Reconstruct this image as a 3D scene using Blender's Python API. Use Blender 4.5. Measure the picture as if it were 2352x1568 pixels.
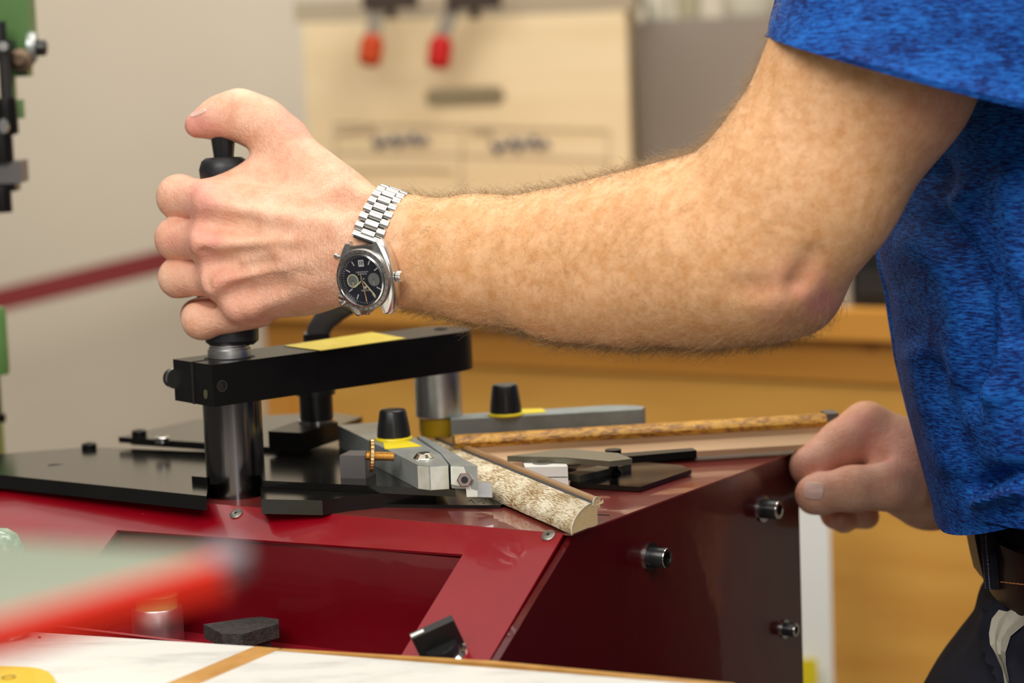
import bpy, bmesh, math, random
import numpy as np
from mathutils import Vector, Matrix
from mathutils.bvhtree import BVHTree
from mathutils.noise import noise as pnoise

for _o in list(bpy.data.objects):
    bpy.data.objects.remove(_o)
scn = bpy.context.scene
COL = scn.collection
rnd = random.Random(7)
PI = math.pi

# ------------------------------------------------------------------ camera, light, exposure
FP = 5900.0                                   # focal length in pixels of the 2352 px frame
PITCH, ROLL = math.radians(7.1), math.radians(2.2)
CAM = np.array([0, 0, 1.24])
FW = np.array([0, math.cos(PITCH), -math.sin(PITCH)])
_rt = np.array([1.0, 0, 0]); _up = np.array([0, math.sin(PITCH), math.cos(PITCH)])
UP = _up * math.cos(ROLL) + _rt * math.sin(ROLL)
RT = _rt * math.cos(ROLL) - _up * math.sin(ROLL)
cd = bpy.data.cameras.new('camera'); cam = bpy.data.objects.new('camera', cd); COL.objects.link(cam)
cd.sensor_width = 36; cd.lens = FP / 2352 * 36
cd.clip_start = 0.05; cd.clip_end = 50
cam.matrix_world = Matrix(((RT[0], UP[0], -FW[0], CAM[0]), (RT[1], UP[1], -FW[1], CAM[1]), (RT[2], UP[2], -FW[2], CAM[2]), (0, 0, 0, 1)))
cd.dof.use_dof = True; cd.dof.focus_distance = 1.525; cd.dof.aperture_fstop = 5.2
scn.camera = cam
scn.view_settings.view_transform = 'Standard'; scn.view_settings.look = 'None'
scn.view_settings.gamma = 1; scn.view_settings.use_curve_mapping = False
scn.view_settings.exposure = 0.18
w = bpy.data.worlds.new('room_light'); scn.world = w; w.use_nodes = True
w.node_tree.nodes['Background'].inputs[0].default_value = (1.0, 0.93, 0.84, 1)
w.node_tree.nodes['Background'].inputs[1].default_value = 0.11

def area(name, loc, target, sx, sy, power, col=(1, 0.97, 0.92)):
    l = bpy.data.lights.new(name, 'AREA'); l.shape = 'RECTANGLE'; l.size = sx; l.size_y = sy
    l.energy = power; l.color = col
    o = bpy.data.objects.new(name, l); COL.objects.link(o)
    o.location = loc
    o.rotation_euler = (Vector(target) - Vector(loc)).to_track_quat('-Z', 'Y').to_euler()
    return o
area('ceiling_lamp_front', (-0.6, 0.0, 2.45), (0.0, 1.5, 1.05), 1.5, 1.1, 36, (1, .96, .90))
area('ceiling_glow', (-0.3, 1.6, 2.88), (-0.3, 1.6, 0), 3.4, 3.2, 24, (1, .95, .88))
area('added_wall_fill', (-0.75, 2.85, 2.75), (-0.35, 3.75, 1.15), 2.2, 0.4, 27, (1, .94, .85))  # added area light that brightens the back wall, not a known fitting
area('window_light', (0.42, -1.7, 1.75), (-0.1, 1.6, 1.0), 0.35, 1.3, 5, (1, 0.98, 0.95))
area('added_right_fill', (1.2, -0.1, 2.5), (0.05, 1.5, 1.0), 0.8, 0.8, 12, (1, .96, .90))  # added fill for faces turned right, such as the cut moulding end
area('added_crate_fill', (0.6, 1.8, 2.75), (-0.2, 3.6, 1.2), 1.2, 0.8, 26, (1, .95, .87))  # added fill to lift crate and wall, stands for no known lamp

# ------------------------------------------------------------------ placing helpers
def ray(px, py): return FW + RT * ((px - 1176) / FP) - UP * ((py - 784) / FP)
def P(px, py, d): return CAM + ray(px, py) * d                   # point at distance d along the view
def onz(px, py, z):
    v = ray(px, py); return CAM + v * ((z - CAM[2]) / v[2])      # point on a level surface
def onp(px, py, p0, n):
    v = ray(px, py); return CAM + v * (np.dot(p0 - CAM, n) / np.dot(v, n))
T = 0.95                                                          # height of the machine's top
K = onz(1300, 1225, T)
_az = math.radians(32.25)
E2 = np.array([math.sin(_az), math.cos(_az), 0]); E1 = np.array([-E2[1], E2[0], 0]); Z = np.array([0, 0, 1.0])
def M(s, t, z): return K + E1 * s + E2 * t + Z * z               # machine frame: left along front, back, up from top

# ------------------------------------------------------------------ materials
MATS = {}
def mat(name, col, rough=0.5, metal=0.0, coat=0.0, spec=0.5, noise=None, bump=None, col2=None, aniso=None, trans=0.0, emit=0.0, coords='Object', sss=0.0, alpha=1.0, extra=None):
    """noise=(scale xyz, detail, lo, hi) mixes col -> col2; bump=(scale xyz, strength, distance)"""
    if name in MATS: return MATS[name]
    m = bpy.data.materials.new(name); MATS[name] = m; m.use_nodes = True
    nt = m.node_tree; b = nt.nodes['Principled BSDF']
    b.inputs['Base Color'].default_value = (*col, 1); b.inputs['Roughness'].default_value = rough
    b.inputs['Metallic'].default_value = metal; b.inputs['Coat Weight'].default_value = coat
    b.inputs['Coat Roughness'].default_value = 0.04
    b.inputs['Specular IOR Level'].default_value = spec
    b.inputs['Transmission Weight'].default_value = trans
    if sss: 
        b.inputs['Subsurface Weight'].default_value = sss
        b.inputs['Subsurface Radius'].default_value = (1, .35, .18); b.inputs['Subsurface Scale'].default_value = 0.004
    tc = nt.nodes.new('ShaderNodeTexCoord')
    def nz(scale, detail, rough_=.55):
        mp = nt.nodes.new('ShaderNodeMapping'); mp.inputs['Scale'].default_value = scale
        nt.links.new(tc.outputs[coords], mp.inputs[0])
        n = nt.nodes.new('ShaderNodeTexNoise'); n.inputs['Scale'].default_value = 1; n.inputs['Detail'].default_value = detail
        n.inputs['Roughness'].default_value = rough_
        nt.links.new(mp.outputs[0], n.inputs['Vector']); return n
    if noise:
        n = nz(noise[0], noise[1])
        r = nt.nodes.new('ShaderNodeValToRGB'); r.color_ramp.elements[0].position = noise[2]; r.color_ramp.elements[1].position = noise[3]
        r.color_ramp.elements[0].color = (*col, 1); r.color_ramp.elements[1].color = (*col2, 1)
        nt.links.new(n.outputs['Fac'], r.inputs[0]); nt.links.new(r.outputs[0], b.inputs['Base Color'])
    if bump:
        n = nz(bump[0], 4)
        bp = nt.nodes.new('ShaderNodeBump'); bp.inputs['Strength'].default_value = bump[1]; bp.inputs['Distance'].default_value = bump[2]
        nt.links.new(n.outputs['Fac'], bp.inputs['Height']); nt.links.new(bp.outputs[0], b.inputs['Normal'])
    if extra: extra(nt, b, tc, nz)
    return m

def chips(col, chipcol, amt):
    """small chips and specks of wear on paint"""
    def f(nt, b, tc, nz):
        n = nz((95, 95, 95), 5, .7)
        r = nt.nodes.new('ShaderNodeValToRGB'); r.color_ramp.elements[0].position = amt; r.color_ramp.elements[1].position = amt + .02
        r.color_ramp.elements[0].color = (*col, 1); r.color_ramp.elements[1].color = (*chipcol, 1)
        nt.links.new(n.outputs['Fac'], r.inputs[0])
        n2 = nz((14, 14, 14), 3)
        mx = nt.nodes.new('ShaderNodeMix'); mx.data_type = 'RGBA'; mx.blend_type = 'MULTIPLY'; mx.inputs[0].default_value = .35
        nt.links.new(r.outputs[0], mx.inputs[6]); nt.links.new(n2.outputs['Fac'], mx.inputs[7])
        nt.links.new(mx.outputs[2], b.inputs['Base Color'])
        n3 = nz((30, 30, 30), 2)
        bp = nt.nodes.new('ShaderNodeBump'); bp.inputs['Strength'].default_value = .12; bp.inputs['Distance'].default_value = .002
        nt.links.new(n3.outputs['Fac'], bp.inputs['Height']); nt.links.new(bp.outputs[0], b.inputs['Coat Normal']); nt.links.new(bp.outputs[0], b.inputs['Normal'])
    return f
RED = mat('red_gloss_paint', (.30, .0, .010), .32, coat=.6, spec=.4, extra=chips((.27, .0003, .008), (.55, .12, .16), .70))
REDTOP = mat('red_top_reflected_wall_tint', (.26, .03, .02), .34, coat=1.0, spec=.8, extra=chips((.27, .035, .028), (.55, .25, .2), .71))  # greyed pink red: reflection of the pale wall is put into the colour
REDSIDE = mat('shaded_red_side_paint', (.1, .0, .01), .3, coat=.7, bump=((260, 260, 260), .1, .0006), extra=chips((.085, .0, .003), (.45, .10, .12), .72))  # darker copy of the machine red; the side's shade is put into it
REDROUGH = mat('red_crinkle_paint', (.25, .0, .01), .45, coat=.4, bump=((900, 900, 900), .9, .001))
BLACK = mat('black_oxide_steel', (.004, .0038, .0038), .32, spec=.22, noise=((60, 60, 60), 4, .3, .8), col2=(.007, .0065, .006))
PLATE = mat('black_plate', (.004, .0038, .0036), .17, metal=0.0, spec=.5, noise=((25, 25, 25), 5, .3, .75), col2=(.008, .0075, .0065), bump=((300, 300, 300), .05, .0003))
PLASTIC = mat('black_plastic', (.012, .012, .013), .32, spec=.5)
GRIP = mat('black_rubber_grip', (.012, .013, .016), .42, spec=.4)
STEEL = mat('polished_steel', (.62, .61, .6), .16, 1.0)
DSTEEL = mat('dark_polished_shaft', (.13, .12, .125), .17, 1.0)
ALU = mat('machined_aluminium', (.74, .74, .74), .36, 1.0, bump=((8, 8, 2500), .15, .0003), noise=((40, 40, 40), 3, .35, .7), col2=(.5, .5, .5))
ZINC = mat('grey_zinc_bar', (.44, .47, .46), .36, .6, noise=((70, 70, 70), 5, .3, .7), col2=(.32, .35, .34), bump=((250, 250, 250), .1, .0005))
ZINCD = mat('worn_zinc_face', (.72, .72, .66), .34, .35, noise=((90, 90, 90), 4, .4, .62), col2=(.58, .60, .46))
GREYBAR = mat('grey_painted_bar', (.27, .31, .31), .5, .1, noise=((70, 70, 70), 5, .3, .7), col2=(.20, .235, .235))
BRASS = mat('brass', (.72, .50, .22), .25, 1.0)
YEL = mat('yellow_plastic', (.75, .6, .01), .45)
YLAB = mat('yellow_label', (.62, .48, .045), .6, noise=((120, 120, 120), 5, .35, .7), col2=(.72, .58, .10))
YPAD = mat('yellow_rubber', (.55, .36, .01), .35, sss=.3)
DARK = mat('dark_gap', (.01, .008, .007), .7)
WHITE = mat('white_block', (.7, .7, .66), .5)

# ------------------------------------------------------------------ object helpers
def thing(name, label, cat, loc, group=None):
    o = bpy.data.objects.new(name, None); COL.objects.link(o); o.location = [float(v) for v in loc]
    o.empty_display_size = 0.02
    o['label'] = label; o['category'] = cat
    if group: o['group'] = group
    return o
def origin(p):
    v = Vector((0, 0, 0))
    while p: v = v + p.location; p = p.parent
    return v
def link(name, me, m, parent=None, label=None):
    if m is not None:
        for mm in (m if isinstance(m, (list, tuple)) else [m]): me.materials.append(mm)
    o = bpy.data.objects.new(name, me); COL.objects.link(o)
    if parent is not None:
        me.transform(Matrix.Translation(-origin(parent))); o.parent = parent
    if label: o['label'] = label
    return o
def obj(name, bm, m, parent=None, smooth=False, label=None, bevel=0.0, seg=2):
    """one mesh object from a bmesh in world coordinates"""
    if bevel:
        es = [e for e in bm.edges if len(e.link_faces) == 2 and e.calc_face_angle(0) > .6]
        bmesh.ops.bevel(bm, geom=es, offset=bevel, segments=seg, affect='EDGES', profile=.6)
    bmesh.ops.recalc_face_normals(bm, faces=bm.faces)
    me = bpy.data.meshes.new(name); bm.to_mesh(me); bm.free()
    if smooth or bevel:
        for p in me.polygons: p.use_smooth = True
        try: me.set_sharp_from_angle(angle=math.radians(38))
        except Exception: pass
    return link(name, me, m, parent, label)
def top(name, o, label, cat, group=None):
    o['label'] = label; o['category'] = cat
    if group: o['group'] = group
    return o
def frame(zax, xhint=(1, 0, 0)):
    z = Vector(zax).normalized(); x = Vector(xhint); x = (x - z * x.dot(z)).normalized(); y = z.cross(x)
    return Matrix((x, y, z)).transposed()
def hexa(bm, pts):
    """8 points: bottom 4 (ccw), top 4"""
    v = [bm.verts.new([float(c) for c in p]) for p in pts]
    for f in ((3, 2, 1, 0), (4, 5, 6, 7), (0, 1, 5, 4), (1, 2, 6, 5), (2, 3, 7, 6), (3, 0, 4, 7)): bm.faces.new([v[i] for i in f])
def prism(bm, poly, z0, z1):
    """level polygon (x,y..) extruded between heights"""
    lo = [bm.verts.new((float(p[0]), float(p[1]), z0)) for p in poly]; hi = [bm.verts.new((float(p[0]), float(p[1]), z1)) for p in poly]
    bm.faces.new(hi); bm.faces.new(list(reversed(lo)))
    n = len(poly)
    for i in range(n): bm.faces.new((lo[i], lo[(i + 1) % n], hi[(i + 1) % n], hi[i]))
def extrude(bm, poly, vec):
    vec = np.asarray(vec, float)
    lo = [bm.verts.new([float(c) for c in p]) for p in poly]; hi = [bm.verts.new([float(c) for c in (np.asarray(p) + vec)]) for p in poly]
    bm.faces.new(hi); bm.faces.new(list(reversed(lo)))
    n = len(poly)
    for i in range(n): bm.faces.new((lo[i], lo[(i + 1) % n], hi[(i + 1) % n], hi[i]))
def boxf(bm, c, ax, ay, az, sx, sy, sz):
    """box centred at c with half sizes along three axes"""
    c, ax, ay, az = [np.asarray(v, float) for v in (c, ax, ay, az)]
    p = [c + ax * sx * i + ay * sy * j + az * sz * k for k in (-1, 1) for i, j in ((-1, -1), (1, -1), (1, 1), (-1, 1))]
    hexa(bm, p)
def lathe(bm, base, axis, prof, n=40, xh=(1, 0, 0), sx=1, sy=1, ph=0, ring=False):
    """profile [(radius, height)] turned about an axis"""
    F = frame(axis, xh); B = Vector([float(v) for v in base]); rings = []
    for r, h in prof:
        if r < 1e-7: rings.append([bm.verts.new(B + F @ Vector((0, 0, h)))])
        else: rings.append([bm.verts.new(B + F @ Vector((r * sx * math.cos(2 * PI * i / n + ph), r * sy * math.sin(2 * PI * i / n + ph), h))) for i in range(n)])
    for a, b in (zip(rings, rings[1:] + rings[:1]) if ring else zip(rings, rings[1:])):
        if len(a) == 1 and len(b) == 1: continue
        for i in range(n):
            j = (i + 1) % n
            if len(a) == 1: bm.faces.new((a[0], b[i], b[j]))
            elif len(b) == 1: bm.faces.new((a[i], a[j], b[0]))
            else: bm.faces.new((a[i], a[j], b[j], b[i]))
    if ring: return
    if len(rings[0]) > 1: bm.faces.new(list(reversed(rings[0])))
    if len(rings[-1]) > 1: bm.faces.new(rings[-1])
def sweep(bm, pts, secs, cap=True):
    """join rings of points (list of lists)"""
    rings = [[bm.verts.new([float(c) for c in p]) for p in s] for s in secs]
    n = len(rings[0])
    for a, b in zip(rings, rings[1:]):
        for i in range(n): bm.faces.new((a[i], a[(i + 1) % n], b[(i + 1) % n], b[i]))
    if cap: bm.faces.new(list(reversed(rings[0]))); bm.faces.new(rings[-1])
def tube(bm, pts, r, n=8):
    secs = []
    pts = [np.asarray(p, float) for p in pts]
    rr = r if isinstance(r, (list, tuple)) else [r] * len(pts)
    for i, p in enumerate(pts):
        t = pts[min(i + 1, len(pts) - 1)] - pts[max(i - 1, 0)]
        F = frame(t, (0.13, 0.2, 0.97))
        secs.append([Vector(p) + F @ Vector((rr[i] * math.cos(2 * PI * k / n), rr[i] * math.sin(2 * PI * k / n), 0)) for k in range(n)])
    sweep(bm, None, secs)
def nb(): return bmesh.new()
# ------------------------------------------------------------------ the room
def tagS(o): o['kind'] = 'structure'; return o
WALLM = mat('painted_wall', (.52, .46, .365), .85, noise=((1.5, 1.5, 1.5), 3, .3, .7), col2=(.47, .415, .33), bump=((40, 40, 40), .08, .002))
FLOORM = mat('grey_floor', (.25, .22, .19), .6, noise=((6, 6, 6), 4, .3, .7), col2=(.2, .18, .155))
D1 = E1                                                          # back wall and bench run parallel to the machine front
BW = np.array([0.0, 3.75, 0])
wa, wb = BW + np.array([-.98, .2, 0]) * 2.6, BW + np.array([.98, -.2, 0]) * 2.6
bm = nb(); prism(bm, [wa, wb, wb + np.array([.02, .1, 0]), wa + np.array([.02, .1, 0])], 0, 2.9); tagS(obj('wall_back', bm, WALLM))
bm = nb(); prism(bm, [(-2.75, -2.0), (2.75, -2.0), (2.75, 3.2), wb[:2], wa[:2], (-2.75, 4.2)], -.06, 0); tagS(obj('floor', bm, FLOORM))

# dark red rail on the wall
DRED = mat('dark_red_rail', (.16, .008, .008), .45, coat=.3)
r0, r1 = P(-140, 722, 3.55), P(700, 520, 3.62)
bm = nb(); ax = (r1 - r0) / np.linalg.norm(r1 - r0); up_ = np.cross(ax, [0, -1, 0]); up_ /= np.linalg.norm(up_)
if up_[2] < 0: up_ = -up_
boxf(bm, (r0 + r1) / 2, ax, up_, np.cross(ax, up_), np.linalg.norm(r1 - r0) / 2, .0155, .012)
rail = thing('wall_rail', 'dark red sloping rail fixed along the beige wall', 'rail', (r0 + r1) / 2); obj('rail_bar', bm, DRED, rail, bevel=.004)
for f in (.02, .96):
    p = r0 + (r1 - r0) * f; bm = nb(); tube(bm, [p, p + np.array([0, .03, -.03]), p + np.array([0, .16, -.03])], .007, 10); obj('bracket', bm, DRED, rail, smooth=True)

# ------------------------------------------------------------------ wooden bench behind
def wood(name, c1, c2, sc, rough=.5, lo=.35, hi=.7): return mat(name, c1, rough, noise=(sc, 6, lo, hi), col2=c2, bump=(sc, .1, .0006), coat=.15)
PINE = wood('varnished_pine', (.56, .27, .045), (.66, .36, .07), (3, 3, 26))
PINE2 = wood('varnished_pine_rail', (.58, .265, .04), (.46, .19, .022), (2.5, 2.5, 18))
KNOT = mat('pine_knot', (.30, .12, .02), .5, noise=((50, 50, 50), 4, .3, .7), col2=(.40, .17, .03))
bd = np.array([.84, -.54, 0]); bb_ = np.array([.54, .84, 0])      # along the front, towards the back
b0 = P(607, 760, 3.02); b0[2] = 0
def BN(u, v, z): q = b0 + bd * u + bb_ * v; return np.array([q[0], q[1], z])
bench = thing('workbench', 'varnished pine workbench with wide front boards behind the machine', 'workbench', BN(.6, .3, 0))
zt = onp(1980, 708, BN(0, 0, 0), bb_)[2]                          # bench top height seen behind the elbow
LEN = 1.35
bm = nb(); prism(bm, [BN(-.03, -.02, 0), BN(LEN, -.02, 0), BN(LEN, .62, 0), BN(-.03, .62, 0)], zt - .030, zt); obj('bench_top', bm, PINE2, bench, bevel=.003)
zr = zt - .033
bm = nb(); prism(bm, [BN(0, 0, 0), BN(LEN, 0, 0), BN(LEN, .03, 0), BN(0, .03, 0)], zr - .044, zr); rl = obj('front_rail', bm, PINE2, bench, bevel=.002)
bds = [zr - .046, zr - .047 - .42, .1]
for k in range(2):
    bm = nb(); prism(bm, [BN(.035, .006, 0), BN(LEN - .04, .006, 0), BN(LEN - .04, .028, 0), BN(.035, .028, 0)], bds[k + 1] + .0016, bds[k]); obj('front_board', bm, PINE, bench, bevel=.0015)
for u in (0, LEN - .04):
    bm = nb(); prism(bm, [BN(u, -.004, 0), BN(u + .04, -.004, 0), BN(u + .04, .05, 0), BN(u, .05, 0)], 0, zr - .047); obj('leg', bm, PINE2, bench, bevel=.002)
    bm = nb(); prism(bm, [BN(u, .55, 0), BN(u + .04, .55, 0), BN(u + .04, .6, 0), BN(u, .6, 0)], 0, zt - .032); obj('leg', bm, PINE2, bench, bevel=.002)
bm = nb(); prism(bm, [BN(.0, .05, 0), BN(.02, .05, 0), BN(.02, .55, 0), BN(.0, .55, 0)], .1, zt - .032); obj('side_panel', bm, PINE, bench)
for px, py, r in ((1998, 790, .010), (1545, 802, .011)):
    c = onp(px, py, BN(0, .0, 0), bb_); bm = nb(); lathe(bm, c - bb_ * (.0005), bb_, [(r * .8, -.0003), (r, .002)], 18, sx=1.3); obj('knot', bm, KNOT, rl if py < 900 else bench)

# plywood crate with hand slot on the bench
PLY = mat('birch_plywood', (.63, .52, .33), .6, noise=((2, 2, 30), 5, .35, .7), col2=(.57, .45, .26), bump=((4, 4, 80), .05, .0005))
cyaw = math.radians(-6); cx_ = np.array([math.cos(cyaw), math.sin(cyaw), 0]); cy_ = np.array([-cx_[1], cx_[0], 0])
DC = 3.18
cl, cr = P(712, 430, DC), P(1450, 430, DC); zc0 = zt; zc1 = P(1080, 38, DC)[2]
wC = np.linalg.norm((cr - cl)[:2]); c0 = np.array([cl[0], cl[1], 0])
def CR(u, v, z): q = c0 + cx_ * u + cy_ * v; return np.array([q[0], q[1], z])
crate = thing('plywood_crate', 'tall pale plywood crate with a hand slot and pencilled boxes', 'crate', CR(wC / 2, .17, zc0))
th = .012; dpc = .30
s0_, s1_ = onp(975, 222, CR(0, 0, 0), cy_), onp(1160, 222, CR(0, 0, 0), cy_); su0 = (s0_ - c0) @ cx_; su1 = (s1_ - c0) @ cx_
sz0 = onp(1065, 246, CR(0, 0, 0), cy_)[2]; sz1 = onp(1065, 200, CR(0, 0, 0), cy_)[2]
bm = nb()                                                        # front with a real slot (rounded ends)
out = []; N = 12
slot = []
rz = (sz1 - sz0) / 2
for k in range(N + 1): a = -PI / 2 + PI * k / N; slot.append((su1 - rz + rz * math.cos(a), (sz0 + sz1) / 2 + rz * math.sin(a)))
for k in range(1, 16): slot.append((su1 - rz + (su0 - su1 + 2 * rz) * k / 16, sz1))
for k in range(N + 1): a = PI / 2 + PI * k / N; slot.append((su0 + rz + rz * math.cos(a), (sz0 + sz1) / 2 + rz * math.sin(a)))
for k in range(1, 16): slot.append((su0 + rz + (su1 - su0 - 2 * rz) * k / 16, sz0))
cu, cz = (su0 + su1) / 2, (sz0 + sz1) / 2
def rectpt(u, z):
    du, dz = u - cu, z - cz; t = 1e9
    if du > 0: t = min(t, (wC - cu) / du)
    if du < 0: t = min(t, -cu / du)
    if dz > 0: t = min(t, (zc1 - cz) / dz)
    if dz < 0: t = min(t, (zc0 - cz) / dz)
    return (cu + du * t, cz + dz * t)
cor = [(wC, zc0), (wC, zc1), (0, zc1), (0, zc0)]
outer = [rectpt(*s) for s in slot]
n = len(slot); vin, vout = {}, {}
def mk(u, z, v): return bm.verts.new([float(q) for q in CR(u, v, z)])
fi = [mk(u, z, 0) for u, z in slot]; fo = [mk(u, z, 0) for u, z in outer]; bi = [mk(u, z, th) for u, z in slot]; bo = [mk(u, z, th) for u, z in outer]
for i in range(n):
    j = (i + 1) % n
    bm.faces.new((fi[i], fi[j], fo[j], fo[i])); bm.faces.new((bi[j], bi[i], bo[i], bo[j])); bm.faces.new((fi[j], fi[i], bi[i], bi[j]))
    a, b = outer[i], outer[j]
    if abs(a[0] - b[0]) > 1e-4 and abs(a[1] - b[1]) > 1e-4:      # corner piece
        v_, h_ = (a, b) if min(abs(a[0]), abs(a[0] - wC)) < 1e-5 else (b, a); c = (v_[0], h_[1]); f = mk(*c, 0); g = mk(*c, th)
        bm.faces.new((fo[i], fo[j], f)); bm.faces.new((bo[j], bo[i], g))
front = obj('front_panel', bm, PLY, crate)
for nm, (u0, u1_, v0, v1) in (('side_panel', (0, th, th + .0005, dpc)), ('side_panel', (wC - th, wC, th + .0005, dpc)), ('back_panel', (th + .0005, wC - th - .0005, dpc - th, dpc))):
    bm = nb(); prism(bm, [CR(u0, v0, 0), CR(u1_, v0, 0), CR(u1_, v1, 0), CR(u0, v1, 0)], zc0, zc1); obj(nm, bm, PLY, crate)
bm = nb(); prism(bm, [CR(th, th, 0), CR(wC - th, th, 0), CR(wC - th, dpc - th, 0), CR(th, dpc - th, 0)], zc0 + .001, zc0 + .012); obj('bottom_panel', bm, PLY, crate)
PENCIL = mat('pencil_line', (.30, .24, .15), .8); INK = mat('blue_grey_marker', (.045, .06, .11), .7)
def onC(px, py): q = onp(px, py, CR(0, 0, 0), cy_); return q - cy_ * .0008
def cline(pts, wd, m, name):
    bm = nb(); tube(bm, [onC(*p) for p in pts], wd, 5); return obj(name, bm, m, front)
cline([(770, 432), (768, 284), (1062, 292), (1060, 436)], .0012, PENCIL, 'drawn_line'); cline([(1062, 292), (1398, 300), (1396, 420)], .0012, PENCIL, 'drawn_line')
cline([(768, 350), (1060, 356), (1398, 366)], .001, PENCIL, 'drawn_line'); cline([(790, 392), (960, 388), (1040, 392)], .0016, PENCIL, 'drawn_line')
cline([(775, 305), (860, 296), (870, 330)], .0022, PENCIL, 'marker_writing'); cline([(1085, 305), (1130, 300), (1125, 315)], .0022, PENCIL, 'marker_writing')
for x0, x1, y, a in ((858, 985, 324, 14), (1130, 1262, 332, 18)):
    k = 11; cline([(x0 + (x1 - x0) * i / k, y + a * (1 if i % 2 else -1) * (.6 + .4 * math.sin(i * 1.7)) - (x1 - x0) * 0 + (i - 5) * -.8) for i in range(k + 1)], .0032, INK, 'marker_writing')
    cline([(x0 + 10, y + a * .5), (x0 + 60, y - a * .2), (x1 - 10, y + a * .2)], .0026, INK, 'marker_writing')

# grey storage cabinet right of the crate
TAUPE = mat('taupe_panel', (.205, .175, .145), .75, noise=((3, 3, 3), 3, .3, .7), col2=(.185, .16, .13))
def pbox(name, x0, y0, x1, y1, d, thick, m, parent, bevel=0.0, yaw=0.0, label=None):
    """upright box whose front face spans the given outline at distance d"""
    a, b = P(x0, (y0 + y1) / 2, d), P(x1, (y0 + y1) / 2, d); c = (a + b) / 2
    wx = abs((b - a)[0]) / 2; hz = abs(y1 - y0) / FP * d / 2
    ax = np.array([math.cos(yaw), math.sin(yaw), 0]); ay = np.array([-ax[1], ax[0], 0])
    bm = nb(); boxf(bm, c + ay * thick / 2, ax, ay, Z, wx, thick / 2, hz); return obj(name, bm, m, parent, bevel=bevel, label=label)
cab = thing('storage_cabinet', 'taupe grey storage cabinet on the bench right of the crate', 'cabinet', P(1740, 700, 3.25))
gx0, gx1 = P(1462, 300, 3.22), P(2100, 300, 3.05)
gz1 = P(1600, 42, 3.2)[2]
gd = (gx1 - gx0); gd[2] = 0; gl = np.linalg.norm(gd); gd /= gl; gn = np.array([-gd[1], gd[0], 0])
def GC(u, v, z): q = gx0 + gd * u + gn * v; return np.array([q[0], q[1], z])
bm = nb(); prism(bm, [GC(0, .02, 0), GC(gl, .02, 0), GC(gl, .28, 0), GC(0, .28, 0)], zt, gz1); obj('carcass', bm, TAUPE, cab, bevel=.002)
for u0, u1_ in ((.002, gl * .52), (gl * .525, gl - .002)):
    bm = nb(); prism(bm, [GC(u0, 0, 0), GC(u1_, 0, 0), GC(u1_, .018, 0), GC(u0, .018, 0)], zt + .03, gz1 - .004); dr = obj('door', bm, TAUPE, cab, bevel=.0015)
    bm = nb(); kx = u1_ - .03 if u0 < .1 else u0 + .03; lathe(bm, GC(kx, 0, (zt + gz1) / 2 - .05), -gn, [(.006, 0), (.005, .012), (.011, .016), (.010, .024), (0, .025)], 20); obj('knob', bm, TAUPE, dr, smooth=True)
# dark case standing on the bench behind the elbow
a, b = onp(1960, 700, BN(0, .012, 0), bb_), onp(2065, 700, BN(0, .012, 0), bb_); ztop = onp(2000, 575, BN(0, .012, 0), bb_)[2]
bk = thing('dark_case', 'small black case standing on the bench edge behind the elbow', 'case', (a[0], a[1], zt))
a0_, b0_ = onp(1850, 700, BN(0, .012, 0), bb_), onp(1955, 700, BN(0, .012, 0), bb_); zg = onp(1900, 600, BN(0, .012, 0), bb_)[2]
gb = thing('grey_box', 'low grey box on the bench edge left of the black case', 'box', (a0_[0], a0_[1], zt))
bm = nb(); prism(bm, [a0_, b0_, b0_ + bb_ * .09, a0_ + bb_ * .09], zt, zg); obj('box_body', bm, mat('mid_grey_card', (.30, .27, .22), .7), gb, bevel=.002)
bm = nb(); prism(bm, [a0_ - bb_ * .002 - bd * .002, b0_ - bb_ * .002 + bd * .002, b0_ + bb_ * .092 + bd * .002, a0_ + bb_ * .092 - bd * .002], zg + .0004, zg + .010); obj('lid', bm, mat('mid_grey_card', (.30, .27, .22), .7), gb, bevel=.001)
bm = nb(); prism(bm, [a, b, b + bb_ * .1, a + bb_ * .1], zt, ztop); obj('shell', bm, PLASTIC, bk, bevel=.006)
bm = nb(); prism(bm, [a + bd * .006 - bb_ * .003, b - bd * .006 - bb_ * .003, b - bd * .006 + bb_ * .002, a + bd * .006 + bb_ * .002], zt + .012, ztop - .02); obj('front_plate', bm, DARK, bk)

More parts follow.
